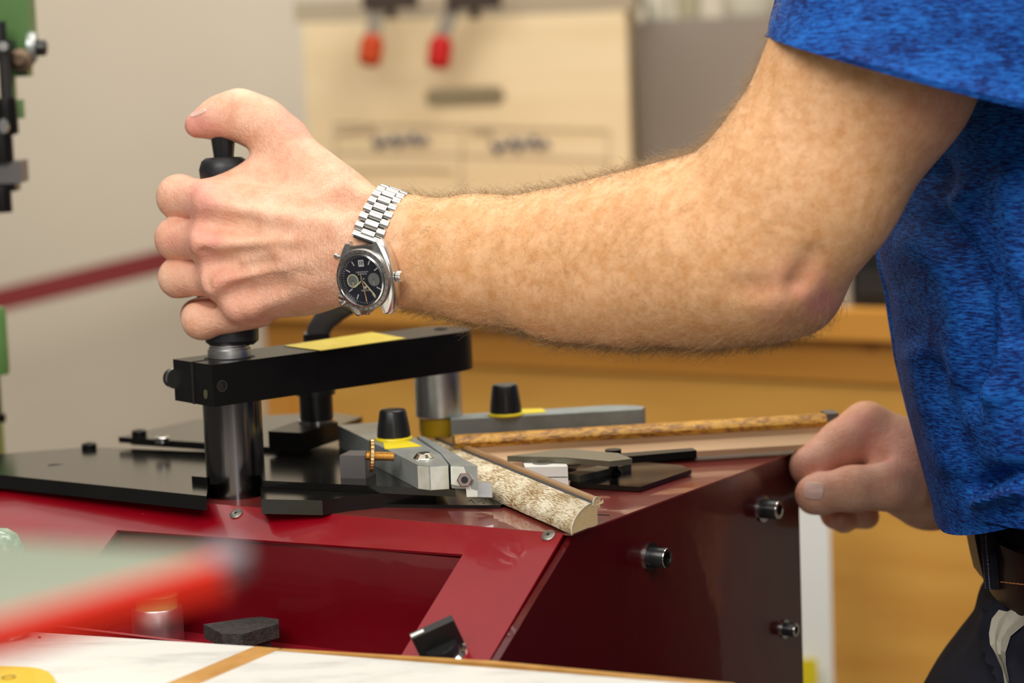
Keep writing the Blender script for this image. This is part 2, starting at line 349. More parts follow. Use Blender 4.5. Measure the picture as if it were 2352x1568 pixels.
# shelf board over the crate with things on it and clamps hung on its edge
SHELF = mat('grey_brown_board', (.34, .28, .19), .7, noise=((5, 5, 30), 4, .3, .7), col2=(.29, .235, .16))
zs1 = zc1
lidt = thing('crate_lid', 'grey-brown board lying across the top of the plywood crate', 'board', CR(wC / 2, .04, zc1))
bm = nb(); prism(bm, [CR(-.01, .004, 0), CR(wC + .01, .004, 0), CR(wC + .01, .2, 0), CR(-.01, .2, 0)], zc1 + .0008, zc1 + .026); obj('board', bm, SHELF, lidt, bevel=.002)
DKB = mat('dark_brown_iron', (.03, .016, .008), .5, .3); BARM = mat('dull_grey_bar', (.16, .135, .10), .45, .5); ORH = mat('orange_red_handle', (.36, .035, .001), .55, spec=.25)
def clamp(label, x_top, x_h, y_h0, y_h1, dk, col):
    d = 3.06
    t = thing('bar_clamp', label, 'clamp', P(x_top, 0, d), 'clamps hanging in front of the crate')
    bm = nb(); p0, p1 = P(x_top + 14, -60, d), P(x_h + 6, y_h0 + 8, d); ax = (p1 - p0); l = np.linalg.norm(ax); ax /= l; s_ = np.cross(ax, [0, 1, 0]); s_ /= np.linalg.norm(s_)
    boxf(bm, (p0 + p1) / 2, ax, s_, np.cross(ax, s_), l / 2, .0095, .004); obj('bar', bm, BARM, t, bevel=.001)
    p2 = P(x_h - 2, y_h1, d); ax = (p2 - p1); l = np.linalg.norm(ax); bm = nb()
    lathe(bm, p1, ax, [(.006, -.004), (.012, .0), (.0145, l * .25), (.0135, l * .6), (.0145, l * .85), (.010, l), (0, l + .002)], 14, sx=1.0); obj('handle', bm, col, t, smooth=True)
    bm = nb(); q = P(x_top + dk, -14, d); boxf(bm, q, [1, 0, 0], [0, 1, 0], [0, 0, 1], .033, .012, .018); obj('jaw', bm, DKB, t, bevel=.004)
    bm = nb(); tube(bm, [q + np.array([0, 0, .02]), q + np.array([.0, 0, -.03])], .006, 10); obj('spindle', bm, DKB, t, smooth=True)
clamp('bar clamp with an orange handle end, hanging left in front of the crate', 862, 850, 78, 150, 34, ORH)
RH = mat('red_handle', (.36, .0015, .001), .55, spec=.25)
clamp('bar clamp with a red handle end, hanging above the crate hand slot', 1052, 1008, 82, 156, 36, RH)
t = thing('offcut_block', 'brown block lying on the crate lid near its middle', 'block', P(1165, 10, 3.2)); bm = nb(); q = CR((onp(1165, 10, CR(0, .05, 0), cy_) - c0) @ cx_, .05, zc1 + .026 + .0125); boxf(bm, q, cx_, cy_, Z, .035, .02, .012); obj('block', bm, mat('brown_offcut', (.13, .085, .04), .7), t, bevel=.002)
t = thing('wood_peg', 'small reddish-brown peg at the right corner of the crate lid', 'peg', P(1462, 20, 3.15)); bm = nb(); q = CR(wC - .0, .03, zc1 + .027); lathe(bm, q, Z, [(.011, 0), (.011, .02), (.008, .03), (0, .031)], 16); obj('peg', bm, mat('reddish_wood', (.28, .11, .035), .6), t, smooth=True)
PALE = mat('pale_box_card', (.55, .52, .42), .8, noise=((8, 8, 8), 3, .3, .7), col2=(.5, .47, .37))
for (x0, x1, lab, nm, hh) in ((1484, 1548, 'whitish tub on the grey cabinet beside the crate', 'storage_tub', .05), (1560, 1618, 'olive grey tub on the grey cabinet', 'storage_tub', .045), (1662, 1800, 'pale tub on the grey cabinet nearest the sleeve', 'storage_tub', .05)):
    q = (P(x0, 20, 3.24) + P(x1, 20, 3.24)) / 2; r = (x1 - x0) / FP * 3.24 / 2; m_ = PALE if x0 != 1560 else mat('olive_tub', (.33, .30, .19), .7)
    t = thing(nm, lab, 'tub', (q[0], q[1] + .05, gz1)); bm = nb(); lathe(bm, (q[0], q[1] + .05, gz1 + .0004), Z, [(r * .86, 0), (r * .9, .002), (r, hh), (r * .95, hh), (r * .85, .004), (0, .004)], 26); obj('tub_body', bm, m_, t, smooth=True)
    bm = nb(); lathe(bm, (q[0], q[1] + .05, gz1 + hh), Z, [(r * 1.04, -.004), (r * 1.04, .003), (0, .003)], 26); obj('lid', bm, m_, t, smooth=True)

# white post with a yellow sticker
WPOST = mat('white_lacquered_post', (.82, .84, .81), .4)
pa, pb = P(1800, 1300, 2.45), P(1908, 1300, 2.45)
post = thing('white_post', 'white square post with a yellow sticker between machine and bench', 'post', (pa + pb) / 2 * np.array([1, 1, 0]))
bm = nb(); zpt = P(1850, 1085, 2.45)[2]; boxf(bm, ((pa + pb) / 2) * np.array([1, 1, 0]) + np.array([0, .03, zpt / 2]), [1, 0, 0], [0, 1, 0], [0, 0, 1], abs(pb[0] - pa[0]) / 2, .03, zpt / 2); obj('post_body', bm, WPOST, post, bevel=.003)
q = P(1836, 1570, 2.445); bm = nb(); boxf(bm, q + np.array([.001, 0, -.014]), [1, 0, 0], [0, 1, 0], [0, 0, 1], .0165, .0008, .038); obj('sticker', bm, YEL, post, label='yellow sticker')
bm = nb(); boxf(bm, (pa + pb) / 2 * np.array([1, 1, 0]) + np.array([0, .03, .004]), [1, 0, 0], [0, 1, 0], [0, 0, 1], .05, .05, .004); obj('foot_plate', bm, WPOST, post, bevel=.001)

# ------------------------------------------------------------------ green pillar press at the left
GREEN = mat('green_machine_paint', (.065, .15, .035), .42, coat=.2, noise=((20, 20, 20), 3, .3, .7), col2=(.085, .19, .05))
GREEN2 = mat('light_green_paint', (.13, .25, .09), .45); GREYM = mat('grey_steel_part', (.13, .12, .12), .45, .4)
dg = 1.92
press = thing('pillar_press', 'green pillar drilling press with black spindle at the left edge', 'drill press', P(-60, 900, dg) * np.array([1, 1, 0]))
def pb_(nm, x0, y0, x1, y1, th_, m, off=0.0, parent=None, bev=.001): return pbox(nm, x0, y0, x1, y1, dg + off, th_, m, parent or press, bevel=bev)
pb_('head', -300, -260, 60, 140, .03, GREEN, 0, bev=.003); pb_('head_lip', 20, 140, 64, 176, .02, GREEN, .0)
pb_('bracket', 22, 176, 33, 228, .008, GREEN, .01); pb_('lug', 34, 229, 52, 272, .008, GREEN2, .0); pb_('cheek', -40, 229, 4, 275, .02, GREEN2, .02)
pb_('clamp_block', -60, 94, 26, 122, .03, PLASTIC, -.012); bm = nb(); lathe(bm, P(9, 107, dg - .03), -FW, [(.0035, 0), (.0035, .003), (0, .003)], 16); obj('bright_screw', bm, STEEL, press, smooth=True)
bm = nb(); c = P(0, 80, dg - .012); lathe(bm, c, Z, [(.005, -.02), (.005, .01), (0, .01)], 18); obj('cap_nut', bm, PLASTIC, press, smooth=True)
for nm, x, r, y0, y1, m in (('spindle', 8, .0045, 110, 312, DARK), ('quill', 12, .0085, 225, 308, BLACK), ('lower_spindle', 2, .0085, 305, 372, BLACK), ('drill_chuck', 2, .0075, 428, 488, BLACK)):
    a, b = P(x, y0, dg - .02), P(x, y1, dg - .02); b[0], b[1] = a[0], a[1]; bm = nb(); l = a[2] - b[2]; lathe(bm, b, Z, [(r, 0), (r, l * .8), (r * .9, l)], 24); obj(nm, bm, m, press, smooth=True)
bm = nb(); lathe(bm, P(10, 290, dg - .035), -FW, [(.0037, 0), (.0037, .003), (0, .003)], 16, sy=1.5); obj('bright_screw', bm, STEEL, press, smooth=True)
pb_('collar_block', -40, 372, 48, 422, .03, GREYM, -.02); pb_('jaw_block', -10, 422, 36, 440, .02, BLACK, -.02)
bm = nb(); lathe(bm, P(50, 140, dg - .005), -FW, [(.0085, 0), (.0085, .006), (.004, .007), (.004, .01), (0, .01)], 22); obj('pivot_bolt', bm, mat('oily_brown_steel', (.08, .05, .03), .35, .7), press, smooth=True)
bm = nb(); lathe(bm, P(66, 108, dg), RT, [(.011, 0), (.0115, .003), (.010, .006)], 24); obj('washer', bm, ZINC, press, smooth=True)
bm = nb(); lathe(bm, P(80, 110, dg), RT, [(.006, 0), (.006, .008), (.004, .009), (0, .009)], 20); obj('knob', bm, PLASTIC, press, smooth=True)
bm = nb(); tube(bm, [P(68, 126, dg), P(70, 138, dg), P(62, 150, dg)], .004, 8); obj('lever_root', bm, PLASTIC, press, smooth=True)
a = P(8, 900, dg + .0); bm = nb(); zt_, zb_ = P(8, 702, dg)[2], P(8, 858, dg)[2]; lathe(bm, (a[0] - .004, a[1], zb_), Z, [(.009, 0), (.0095, .004), (.0095, zt_ - zb_ - .003), (.008, zt_ - zb_)], 26); obj('gas_spring', bm, GREEN, press, smooth=True)
bm = nb(); lathe(bm, (a[0] - .006, a[1], zt_), Z, [(.004, -.002), (.004, .045)], 16); obj('spring_rod', bm, BLACK, press, smooth=True)
bm = nb(); lathe(bm, (a[0] - .006, a[1], zb_ - .034), Z, [(.003, 0), (.0032, .035)], 14); lathe(bm, (a[0] - .004, a[1], zb_ - .036), Z, [(.0045, 0), (.0045, .006)], 14); obj('spring_foot', bm, BLACK, press, smooth=True)
bm = nb(); c = P(-70, 900, dg + .04); boxf(bm, (c[0], c[1], .62), [1, 0, 0], [0, 1, 0], [0, 0, 1], .02, .02, .62); obj('column', bm, GREEN, press, bevel=.003)
bm = nb(); boxf(bm, (c[0], c[1], .01), [1, 0, 0], [0, 1, 0], [0, 0, 1], .12, .14, .01); obj('base_plate', bm, GREEN, press, bevel=.003)
# ------------------------------------------------------------------ red framing machine
mach = thing('framing_machine', 'dark red underpinning machine with black clamp arm and sloping front', 'machine', M(.2, .15, -T))
sl_t, sl_z = -.0825, -.0542                                      # end of the sloping front in the machine frame
WM, DM = .47, .293
FOOT = [(-.0044, 0), (WM, 0), (.437, .082), (.398, .160), (.292, .205), (.20, .245), (.11, DM), (-.0044, DM)]
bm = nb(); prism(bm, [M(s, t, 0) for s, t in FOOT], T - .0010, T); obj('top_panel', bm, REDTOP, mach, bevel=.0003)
def SP(s, f, off=0.0):                                           # point on the sloping front, f 0..1 down the slope
    n_ = np.array([0, 0, 1.0]) * .836 - E2 * .549
    return M(s, sl_t * f, sl_z * f) + n_ * off
Ls = math.hypot(sl_t, sl_z)
F1 = 1.14
def slopebox(s0, s1, f0, f1, parent, name='front_frame', t=.002, m=None, bev=.0007):
    bm = nb(); hexa(bm, [SP(s0, f0, -t), SP(s1, f0, -t), SP(s1, f1, -t), SP(s0, f1, -t), SP(s0, f0), SP(s1, f0), SP(s1, f1), SP(s0, f1)]); return obj(name, bm, m or RED, parent, bevel=bev)
# one bent sheet with the opening cut out
bm = nb(); O = [(.0015, .003), (WM, .003), (WM, F1), (.0015, F1)]; I = [(.058, .235), (.313, .30), (.313, 1.125), (.0575, 1.125)]
for off, fl in ((0, 1), (-.002, -1)):
    o = [bm.verts.new([float(c) for c in SP(s, f, off)]) for s, f in O]; i_ = [bm.verts.new([float(c) for c in SP(s, f, off)]) for s, f in I]
    for k in range(4):
        q = (o[k], o[(k + 1) % 4], i_[(k + 1) % 4], i_[k]); bm.faces.new(q if fl > 0 else q[::-1])
    if fl > 0: o1, i1 = o, i_
for k in range(4):
    bm.faces.new((o1[(k + 1) % 4], o1[k], o[k], o[(k + 1) % 4])); bm.faces.new((i1[k], i1[(k + 1) % 4], i_[(k + 1) % 4], i_[k]))
obj('front_frame', bm, RED, mach, bevel=.0007)
zf = -.078                                                        # tray floor
bt = sl_t * .235 + .001
REDIN = mat('shaded_recess_red_paint', (.24, .0, .006), .35, spec=.3, coat=.35, extra=chips((.15, .0, .005), (.5, .1, .1), .75))  # machine red darkened inside the opening, shade painted into the colour
bm = nb(); hexa(bm, [M(.05, bt, zf), M(.33, bt - .002, zf), M(.33, bt + .004, zf), M(.05, bt + .004, zf), M(.05, bt, -.0155), M(.33, bt - .002, -.0155), M(.33, bt + .004, -.0155), M(.05, bt + .004, -.0155)]); obj('recess_panel', bm, REDIN, mach)
bm = nb(); hexa(bm, [M(.045, bt - .085, zf - .003), M(.33, bt - .085, zf - .003), M(.33, bt, zf - .003), M(.045, bt, zf - .003), M(.045, bt - .085, zf), M(.33, bt - .085, zf), M(.33, bt, zf), M(.045, bt, zf)]); obj('tray_floor', bm, REDROUGH, mach)
for s in (.0545, .3155):
    bm = nb(); extrude(bm, [M(s, bt, zf), M(s, bt, bt * sl_z / sl_t - .003), M(s, sl_t * 1.12, sl_z * 1.12 - .003), M(s, sl_t * 1.12, zf)], E1 * .002); obj('recess_cheek', bm, REDIN, mach)
# front below the slope, back and side plates
bm = nb(); hexa(bm, [M(.001, sl_t * F1, -.42), M(WM, sl_t * F1, -.42), M(WM, sl_t * F1 + .004, -.42), M(.001, sl_t * F1 + .004, -.42), M(.001, sl_t * F1, sl_z * F1 - .003), M(WM, sl_t * F1, sl_z * F1 - .003), M(WM, sl_t * F1 + .004, sl_z * F1 - .003), M(.001, sl_t * F1 + .004, sl_z * F1 - .003)]); obj('front_panel', bm, RED, mach)
bm = nb(); wl = FOOT[1:]
for a_, b_ in zip(wl, wl[1:]): prism(bm, [M(*a_, 0), M(*b_, 0), M(b_[0] * .985, b_[1] * .985, 0), M(a_[0] * .985, a_[1] * .985, 0)], T - .42, T - .005)
obj('rear_housing', bm, RED, mach)
sp = []
for s0_m, s1_m, dm_ in ((-.0045, .0, DM), (WM, WM + .004, .02)):
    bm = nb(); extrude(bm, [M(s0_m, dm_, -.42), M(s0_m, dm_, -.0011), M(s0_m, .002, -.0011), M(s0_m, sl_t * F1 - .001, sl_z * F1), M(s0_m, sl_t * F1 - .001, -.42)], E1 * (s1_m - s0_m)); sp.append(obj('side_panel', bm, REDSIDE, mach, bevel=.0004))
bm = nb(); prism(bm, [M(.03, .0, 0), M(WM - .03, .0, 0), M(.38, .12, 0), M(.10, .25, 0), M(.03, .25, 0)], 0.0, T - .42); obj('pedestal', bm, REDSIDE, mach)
# slit line on the top near the right edge
bm = nb(); tube(bm, [onz(1060, 1132, T + .0002), onz(1230, 1172, T + .0002), onz(1400, 1183, T + .0002)], .0003, 4); obj('seam', bm, DARK, mach)
# countersunk screws on the front
SCR = mat('screw_grey', (.28, .26, .23), .38, .85)
for px, py in ((543, 1180), (1260, 1230)):
    n_ = np.array([0, 0, 1.0]) * .836 - E2 * .549; c = onp(px, py, K, n_) + n_ * .0003
    bm = nb(); lathe(bm, c, n_, [(.0041, -.0004), (.0042, .0004), (.0038, .0007), (.0011, .0009), (.0010, -.0002), (0, -.0002)], 28); o = obj('screw', bm, SCR, mach, smooth=True)
    bm = nb(); lathe(bm, c, n_, [(.0010, .0004), (0, .0005)], 6); obj('socket', bm, DARK, o)
# big socket bolts on the right side plate
for px, py, f in ((1493, 1278, 1.0), (1752, 1168, 1.0), (1801, 1444, .72)):
    c = onp(px, py, M(-.0045, 0, 0), E1); ax = -E1; bm = nb()
    lathe(bm, c, ax, [(.0088 * f, 0), (.0088 * f, .0013), (.0062 * f, .0013)], 32); wsh = obj('washer', bm, STEEL, sp[0], smooth=True)
    bm = nb(); lathe(bm, c + ax * .0013, ax, [(.0062 * f, 0), (.0062 * f, .0098 * f), (.0056 * f, .0106 * f), (.0034 * f, .0106 * f), (.0032 * f, .005 * f), (0, .005 * f)], 32, ring=False); obj('socket_bolt', bm, PLASTIC, sp[0], smooth=True)
    bm = nb(); lathe(bm, c + ax * (.0013 + .0100 * f), ax, [(.0060 * f, 0), (.0057 * f, .0007 * f), (.0036 * f, .0008 * f), (.0036 * f, 0)], 32, ring=True); obj('bolt_rim', bm, STEEL, sp[0], smooth=True)
# black selector knob with white pointer on the sloping front
n_ = np.array([0, 0, 1.0]) * .836 - E2 * .549; kc = onp(1022, 1503, K, n_)
kn = nb(); lathe(kn, kc, n_, [(.0128, 0), (.0128, .0012), (.0112, .0030), (.0108, .0030)], 40); knob = obj('selector_ring', kn, STEEL, mach, smooth=True)
bm = nb(); lathe(bm, kc + n_ * .002, n_, [(.0104, 0), (.0102, .0065), (.0094, .0075), (0, .0075)], 40); kb = obj('selector_knob', bm, PLASTIC, mach, smooth=True)
q0k = onp(952, 1482, kc + n_ * .0, n_); pd = (onp(945, 1460, kc + n_ * .02, n_) - onp(1045, 1415, kc + n_ * .02, n_)); pd -= n_ * (pd @ n_); pd /= np.linalg.norm(pd); sd_ = np.cross(n_, pd)
bm = nb(); boxf(bm, kc + n_ * .0130, pd, sd_, n_, .0126, .0026, .0088); obj('grip_bar', bm, PLASTIC, kb, bevel=.0008)
bm = nb(); boxf(bm, kc + n_ * .0217 + pd * .0085, pd, sd_, n_, .0038, .0011, .0004); obj('pointer', bm, WHITE, kb, bevel=.0004, label='white pointer line')

# --- plates on the top
def plate(name, pts, z0, z1, m=PLATE, bev=.0006, parent=None, label=None):
    bm = nb(); prism(bm, [onz(x, y, T + z1) for x, y in pts], T + z0, T + z1); return obj(name, bm, m, parent or mach, bevel=bev, label=label)
plate('base_plate', [(-330, 1068), (205, 1026), (640, 1044), (900, 1062), (1000, 1120), (800, 1140), (740, 1149), (600, 1146), (596, 1090), (560, 1078), (500, 1078), (482, 1092), (474, 1139), (0, 1090), (-330, 1072)], .0, .009)
plate('guide_plate', [(440, 1093), (530, 1052), (640, 1010), (905, 1012), (1000, 1050), (1046, 1124), (602, 1103), (592, 1075), (560, 1064), (505, 1064), (484, 1076), (476, 1096)], .0091, .0135)
plate('lower_plate', [(600, 1130), (800, 1120), (1080, 1100), (1172, 1148), (1150, 1160), (640, 1156)], .0, .0020, bev=.0003)
plate('rear_plate', [(272, 1003), (640, 1028), (832, 957), (760, 946), (455, 962)], .0125, .0165)
for px, py, z in ((205, 1031, .009), (320, 1001, .0165), (373, 1016, .0165)):
    c = onz(px, py, T + z); bm = nb(); lathe(bm, c, Z, [(.0052, 0), (.0052, .0035), (.0042, .0042), (.0022, .0042), (.002, .002), (0, .002)], 24); obj('plate_screw', bm, BLACK if px != 373 else STEEL, mach, smooth=True)
c = onz(133, 1067, T + .009)
for k in range(7):
    bm = nb(); boxf(bm, c + RT * (k * .0014 - .005), RT, E2, Z, .0004, .0022, .00012); obj('slot_mark', bm, DARK, mach)
for i, (a, b) in enumerate((((1076, 1150), (1090, 1155)), ((1098, 1152), (1112, 1156)))):
    bm = nb(); tube(bm, [onz(*a, T + .0021), onz((a[0] + b[0]) / 2, a[1] - 3, T + .0021), onz(*b, T + .0021)], .0003, 5); obj('engraved_mark', bm, SCR, mach)
# black spacer under the rear plate
bm = nb(); prism(bm, [onz(300, 1010, T + .0125), onz(630, 1032, T + .0125), onz(780, 975, T + .0125), onz(470, 968, T + .0125)], T + .009, T + .0124); obj('spacer', bm, DARK, mach)
# right rear black plate and the linkage on it
plate('feeler_plate', [(1308, 1108), (1470, 1118), (1588, 1078), (1565, 1068), (1420, 1056), (1330, 1068)], .0005, .0035)
plate('small_plate', [(1165, 1040), (1250, 1030), (1420, 1040), (1555, 1030), (1600, 1034), (1330, 1078), (1240, 1064)], .0005, .003, m=BLACK)

# --- clamp post with arm
aA = math.radians(51.5); ad_ = np.array([math.sin(aA), math.cos(aA), 0]); ab = np.array([-ad_[1], ad_[0], 0])
A0 = P(487, 838, 1.58) 
AW, AH, AL = .046, .0262, .191
carm = nb(); pts = [A0, A0 + ad_ * AL]
for k in range(1, 16):
    a = -PI / 2 + PI * k / 16; pts.append(A0 + ad_ * AL + ab * AW / 2 + (ad_ * math.cos(a) + ab * math.sin(a)) * AW / 2)
pts += [A0 + ad_ * AL + ab * AW, A0 + ab * AW]
prism(carm, pts, A0[2] - AH, A0[2]); armo = obj('clamp_arm', carm, BLACK, mach, bevel=.0007)
def AR(u, v, z): return A0 + ad_ * u + ab * v + Z * z
bm = nb(); boxf(bm, AR(-.0002, AW * .5, -AH / 2), ad_, ab, Z, .0006, .0007, AH / 2 + .0002); obj('slit', bm, DARK, armo)
bm = nb(); boxf(bm, AR(.012, AW * .5, .0), ad_, ab, Z, .013, .0006, .0003); obj('slit', bm, DARK, armo)
# clamp bolt on the far cheek, holes on the near face
cb = AR(.012, AW + .0, -.011); bm = nb(); lathe(bm, AR(.0015, AW, -.0125), ab, [(.0065, 0), (.0065, .0022), (.0062, .0022)], 24); obj('washer', bm, STEEL, armo, smooth=True)
bm = nb(); lathe(bm, AR(.0015, AW + .002, -.0125), ab, [(.0062, 0), (.006, .004), (.004, .0062), (0, .0065)], 24); obj('clamp_bolt', bm, PLASTIC, armo, smooth=True)
hA = onp(510, 886, A0, ab); bm = nb(); lathe(bm, hA, -ab, [(.0036, .0003), (.0036, -.0002), (.0030, -.0002), (.0030, .0003)], 24, ring=True); obj('hole_rim', bm, mat('bare_edge', (.12, .11, .1), .3, .8), armo)
bm = nb(); lathe(bm, hA, -ab, [(.0030, .0001), (0, .0001)], 24); obj('hole', bm, mat('worn_hole', (.045, .04, .038), .3, .5), armo)
hB = onp(473, 905, A0, ad_); bm = nb(); lathe(bm, hB, -ad_, [(.0030, .0001), (.0030, .0004), (0, .0004)], 20, sx=.7); obj('set_screw', bm, mat('brassy_screw', (.2, .2, .10), .3, .7), armo)
# yellow label on the arm
lp_ = [onz(x, y, A0[2] + .0003) for x, y in ((652, 794), (736, 805), (932, 777), (854, 763))]
bm = nb(); prism(bm, lp_, A0[2] + .0001, A0[2] + .0005); obj('arm_label', bm, YLAB, armo, label='yellow label strip')
c = AR(AL + .005, AW * .55, 0); bm = nb(); lathe(bm, c, Z, [(.0045, .0002), (.0045, .0006), (.002, .0006), (.002, .0002)], 20, ring=True); obj('arm_screw', bm, DARK, armo)
# column and grip
cc_ = AR(.0262, AW * .46, 0); cc_[2] = T
bm = nb(); lathe(bm, cc_ - Z * .02, Z, [(.0185, 0), (.0185, A0[2] - T - AH + .021)], 64); obj('column', bm, DSTEEL, mach, smooth=True)
gtop = A0[2]
bm = nb(); lathe(bm, (cc_[0], cc_[1], gtop - .001), Z, [(.0205, 0), (.0205, .0006), (.014, .0012)], 40); obj('felt_ring', bm, DARK, mach, smooth=True)
bm = nb(); lathe(bm, (cc_[0], cc_[1], gtop), Z, [(.0124, 0), (.0136, .0008), (.0136, .0058), (.0128, .0062), (.0128, .0074), (.012, .0078), (.012, .010)], 48); obj('collar', bm, ALU, mach, smooth=True)
g0 = np.array([cc_[0] + .0022, cc_[1], gtop + .0078]); gt = P(514, 362, 1.607); gax = gt - g0; gl_ = np.linalg.norm(gax); gax /= gl_
bm = nb(); lathe(bm, g0, gax, [(.0135, 0), (.0166, .0025), (.0170, .011), (.0155, .018), (.0135, .030), (.0128, gl_ * .5), (.0134, gl_ * .75), (.0152, gl_ - .014), (.0158, gl_ - .007), (.0142, gl_ - .002), (.0115, gl_), (.009, gl_ - .0012), (0, gl_ - .0012)], 48); grip = obj('hand_grip', bm, GRIP, mach, smooth=True)
bm = nb(); lathe(bm, g0 + gax * (gl_ - .003), gax, [(.0060, 0), (.0064, .004), (.0078, .0165), (.0076, .0185), (0, .0187)], 12); obj('release_button', bm, PLASTIC, mach)
# pressure foot under the far end
pc = AR(AL - .001, AW / 2, 0); zb = A0[2] - AH
bm = nb(); lathe(bm, (pc[0], pc[1], zb - .0318), Z, [(.0150, 0), (.0158, .0008), (.0158, .032)], 56); ps = obj('pressure_foot', bm, ALU, mach, smooth=True)
bm = nb(); lathe(bm, (pc[0], pc[1], zb - .0450), Z, [(.0118, 0), (.0133, .001), (.0140, .005), (.0137, .0137)], 48); obj('rubber_pad', bm, YPAD, ps, smooth=True, label='yellow rubber pad')

# --- second clamp behind, with curved lever
bz = T + .0166
blk = [onz(x, y, bz + .0125) for x, y in ((616, 990), (694, 994), (776, 968), (700, 960))]
bm = nb(); prism(bm, blk, bz, bz + .0125); lev = obj('lever_block', bm, BLACK, mach, bevel=.0008)
lc = onz(728, 968, bz + .0125)
bm = nb(); lathe(bm, lc, Z, [(.0125, 0), (.0125, .0016), (.0105, .0020)], 32); obj('washer', bm, STEEL, lev, smooth=True)
bm = nb(); lathe(bm, lc + Z * .0016, Z, [(.0112, 0), (.0112, .0165), (.0133, .0170), (.0133, .0225), (.011, .0235), (.011, .050), (.008, .052)], 36); obj('lever_hub', bm, PLASTIC, lev, smooth=True)
secs = []; dl = 1.735
LG = mat('grey_black_lever', (.05, .05, .052), .5)
for x, y, r in ((722, 808, 22), (724, 784, 24), (731, 758, 26), (747, 733, 28), (772, 710, 29), (803, 693, 29), (840, 680, 28), (880, 674, 24)):
    c = P(x, y, dl); secs.append((c, r / FP * dl))
bm = nb(); rings = []
for i, (c, r) in enumerate(secs):
    t = secs[min(i + 1, len(secs) - 1)][0] - secs[max(i - 1, 0)][0]; t /= np.linalg.norm(t); s_ = np.array([0, 1, 0]) - t * t[1]; s_ /= np.linalg.norm(s_); u_ = np.cross(t, s_)
    rings.append([c + s_ * (abs(math.cos(a)) ** .6 * np.sign(math.cos(a))) * r * .8 + u_ * (abs(math.sin(a)) ** .6 * np.sign(math.sin(a))) * r for a in [2 * PI * k / 16 for k in range(16)]])
sweep(bm, None, rings); obj('lever_handle', bm, LG, lev, smooth=True)
pbox('lever_socket', 697, 767, 757, 790, dl - .01, .02, PLASTIC, lev, bevel=.001)

# --- front fence: zinc bars, knob, nut
zF0, zF1 = T + .0137, T + .0285
FB = [onz(x, y, zF1) for x, y in ((776, 976), (870, 969), (948, 1002), (1012, 1043), (1030, 1067), (986, 1070), (959, 1067))]
bm = nb(); prism(bm, FB, zF0, zF1); fence = obj('front_fence', bm, ZINC, mach, bevel=.0006)
# bright milled end faces
def edgeplate(p, q, z0, z1, name, parent, label=None, t=.0006, m_=None):
    d = (q - p) / np.linalg.norm(q - p); o_ = np.array([d[1], -d[0], 0])
    if o_[1] > 0: o_ = -o_
    bm = nb(); prism(bm, [p + o_ * t + d * .0004, q + o_ * t - d * .0004, q - d * .0004, p + d * .0004], z0 + .0004, z1 - .0006); return obj(name, bm, m_ or ZINCD, parent, label=label)
edgeplate(onz(959, 1067, zF1), onz(986, 1070, zF1), zF0, zF1, 'end_face', fence, 'bright worn end of the bar'); edgeplate(onz(986, 1070, zF1), onz(1030, 1067, zF1), zF0, zF1, 'end_face', fence, 'bright worn end of the bar')
JB = [onz(x, y, zF1 + .0002) for x, y in ((958, 1001), (975, 1003), (1096, 1070), (1036, 1068), (1012, 1040))]
bm = nb(); prism(bm, JB, zF0 + .001, zF1 + .0002); jaw = obj('fence_jaw', bm, ZINC, mach, bevel=.0006)
jd = onz(1040, 1070, zF1)
de = (jd - CAM) @ FW - .001
bm = nb(); extrude(bm, [P(*q, de) for q in ((1035, 1071), (1096, 1072), (1097, 1141), (1072, 1141), (1070, 1118), (1036, 1112))], FW * .010); jf = obj('jaw_end', bm, ZINCD, jaw, bevel=.0005, label='bright worn end with a hexagon nut')
bm = nb(); lathe(bm, P(1067, 1102, de - .0034), FW, [(.0041, .0), (.0047, .0006), (.0047, .0036)], 6); o = obj('hexagon_nut', bm, mat('pinkish_steel_nut', (.42, .34, .32), .3, .9), jaw)
bm = nb(); lathe(bm, P(1067, 1102, de - .0036), FW, [(.0021, .0), (.0021, .0003)], 20); obj('nut_hole', bm, DARK, jaw)
bm = nb(); b0_ = P(1096, 1140, de + .004); extrude(bm, [P(*q, de + .004) for q in ((1095, 1106), (1129, 1111), (1131, 1142), (1095, 1141))], FW * .02); obj('jaw_step', bm, ALU, jaw, bevel=.0004)
def knobcap(px, py, z, fence_, lab_pts, r=.0106, h=.0195):
    c = onz(px, py, z); bm = nb(); lathe(bm, c, Z, [(r * 1.12, 0), (r * 1.14, .0007), (r * 1.10, .0016), (r * 1.0, .0020)], 36); lathe(bm, c + Z * .0003, E2, [(.0009, r), (.0012, r * 1.24)], 8); ring_ = obj('knob_ring', bm, YEL, fence_, smooth=True, label='yellow collar ring')
    bm = nb(); N_ = 36; rings = []
    for hh, rr in ((.0018, 1.0), (.008, .95), (h - .0015, .80), (h - .0003, .74), (h, .68)):
        rings.append([c + np.array([math.cos(2 * PI * i / N_), math.sin(2 * PI * i / N_), 0]) * r * rr * (1 + (.02 if i % 3 == 0 else 0)) + Z * hh for i in range(N_)])
    sweep(bm, None, rings); obj('knob', bm, PLASTIC, fence_, smooth=True)
    lp = [onz(x, y, z + .0003) for x, y in lab_pts]; bm = nb(); prism(bm, lp, z + .0001, z + .0004); obj('knob_label', bm, YEL, fence_, label='yellow label patch')
knobcap(905, 1009, zF1, fence, ((880, 1016), (938, 1012), (969, 1024), (884, 1031)))
c = onz(974, 1051, zF1); bm = nb(); lathe(bm, c, Z, [(.0068, 0), (.0066, .0004), (.0045, .0028), (.0040, .0032), (0, .0032)], 18); obj('cone_screw', bm, mat('bright_nickel', (.75, .74, .62), .2, 1.0), fence)
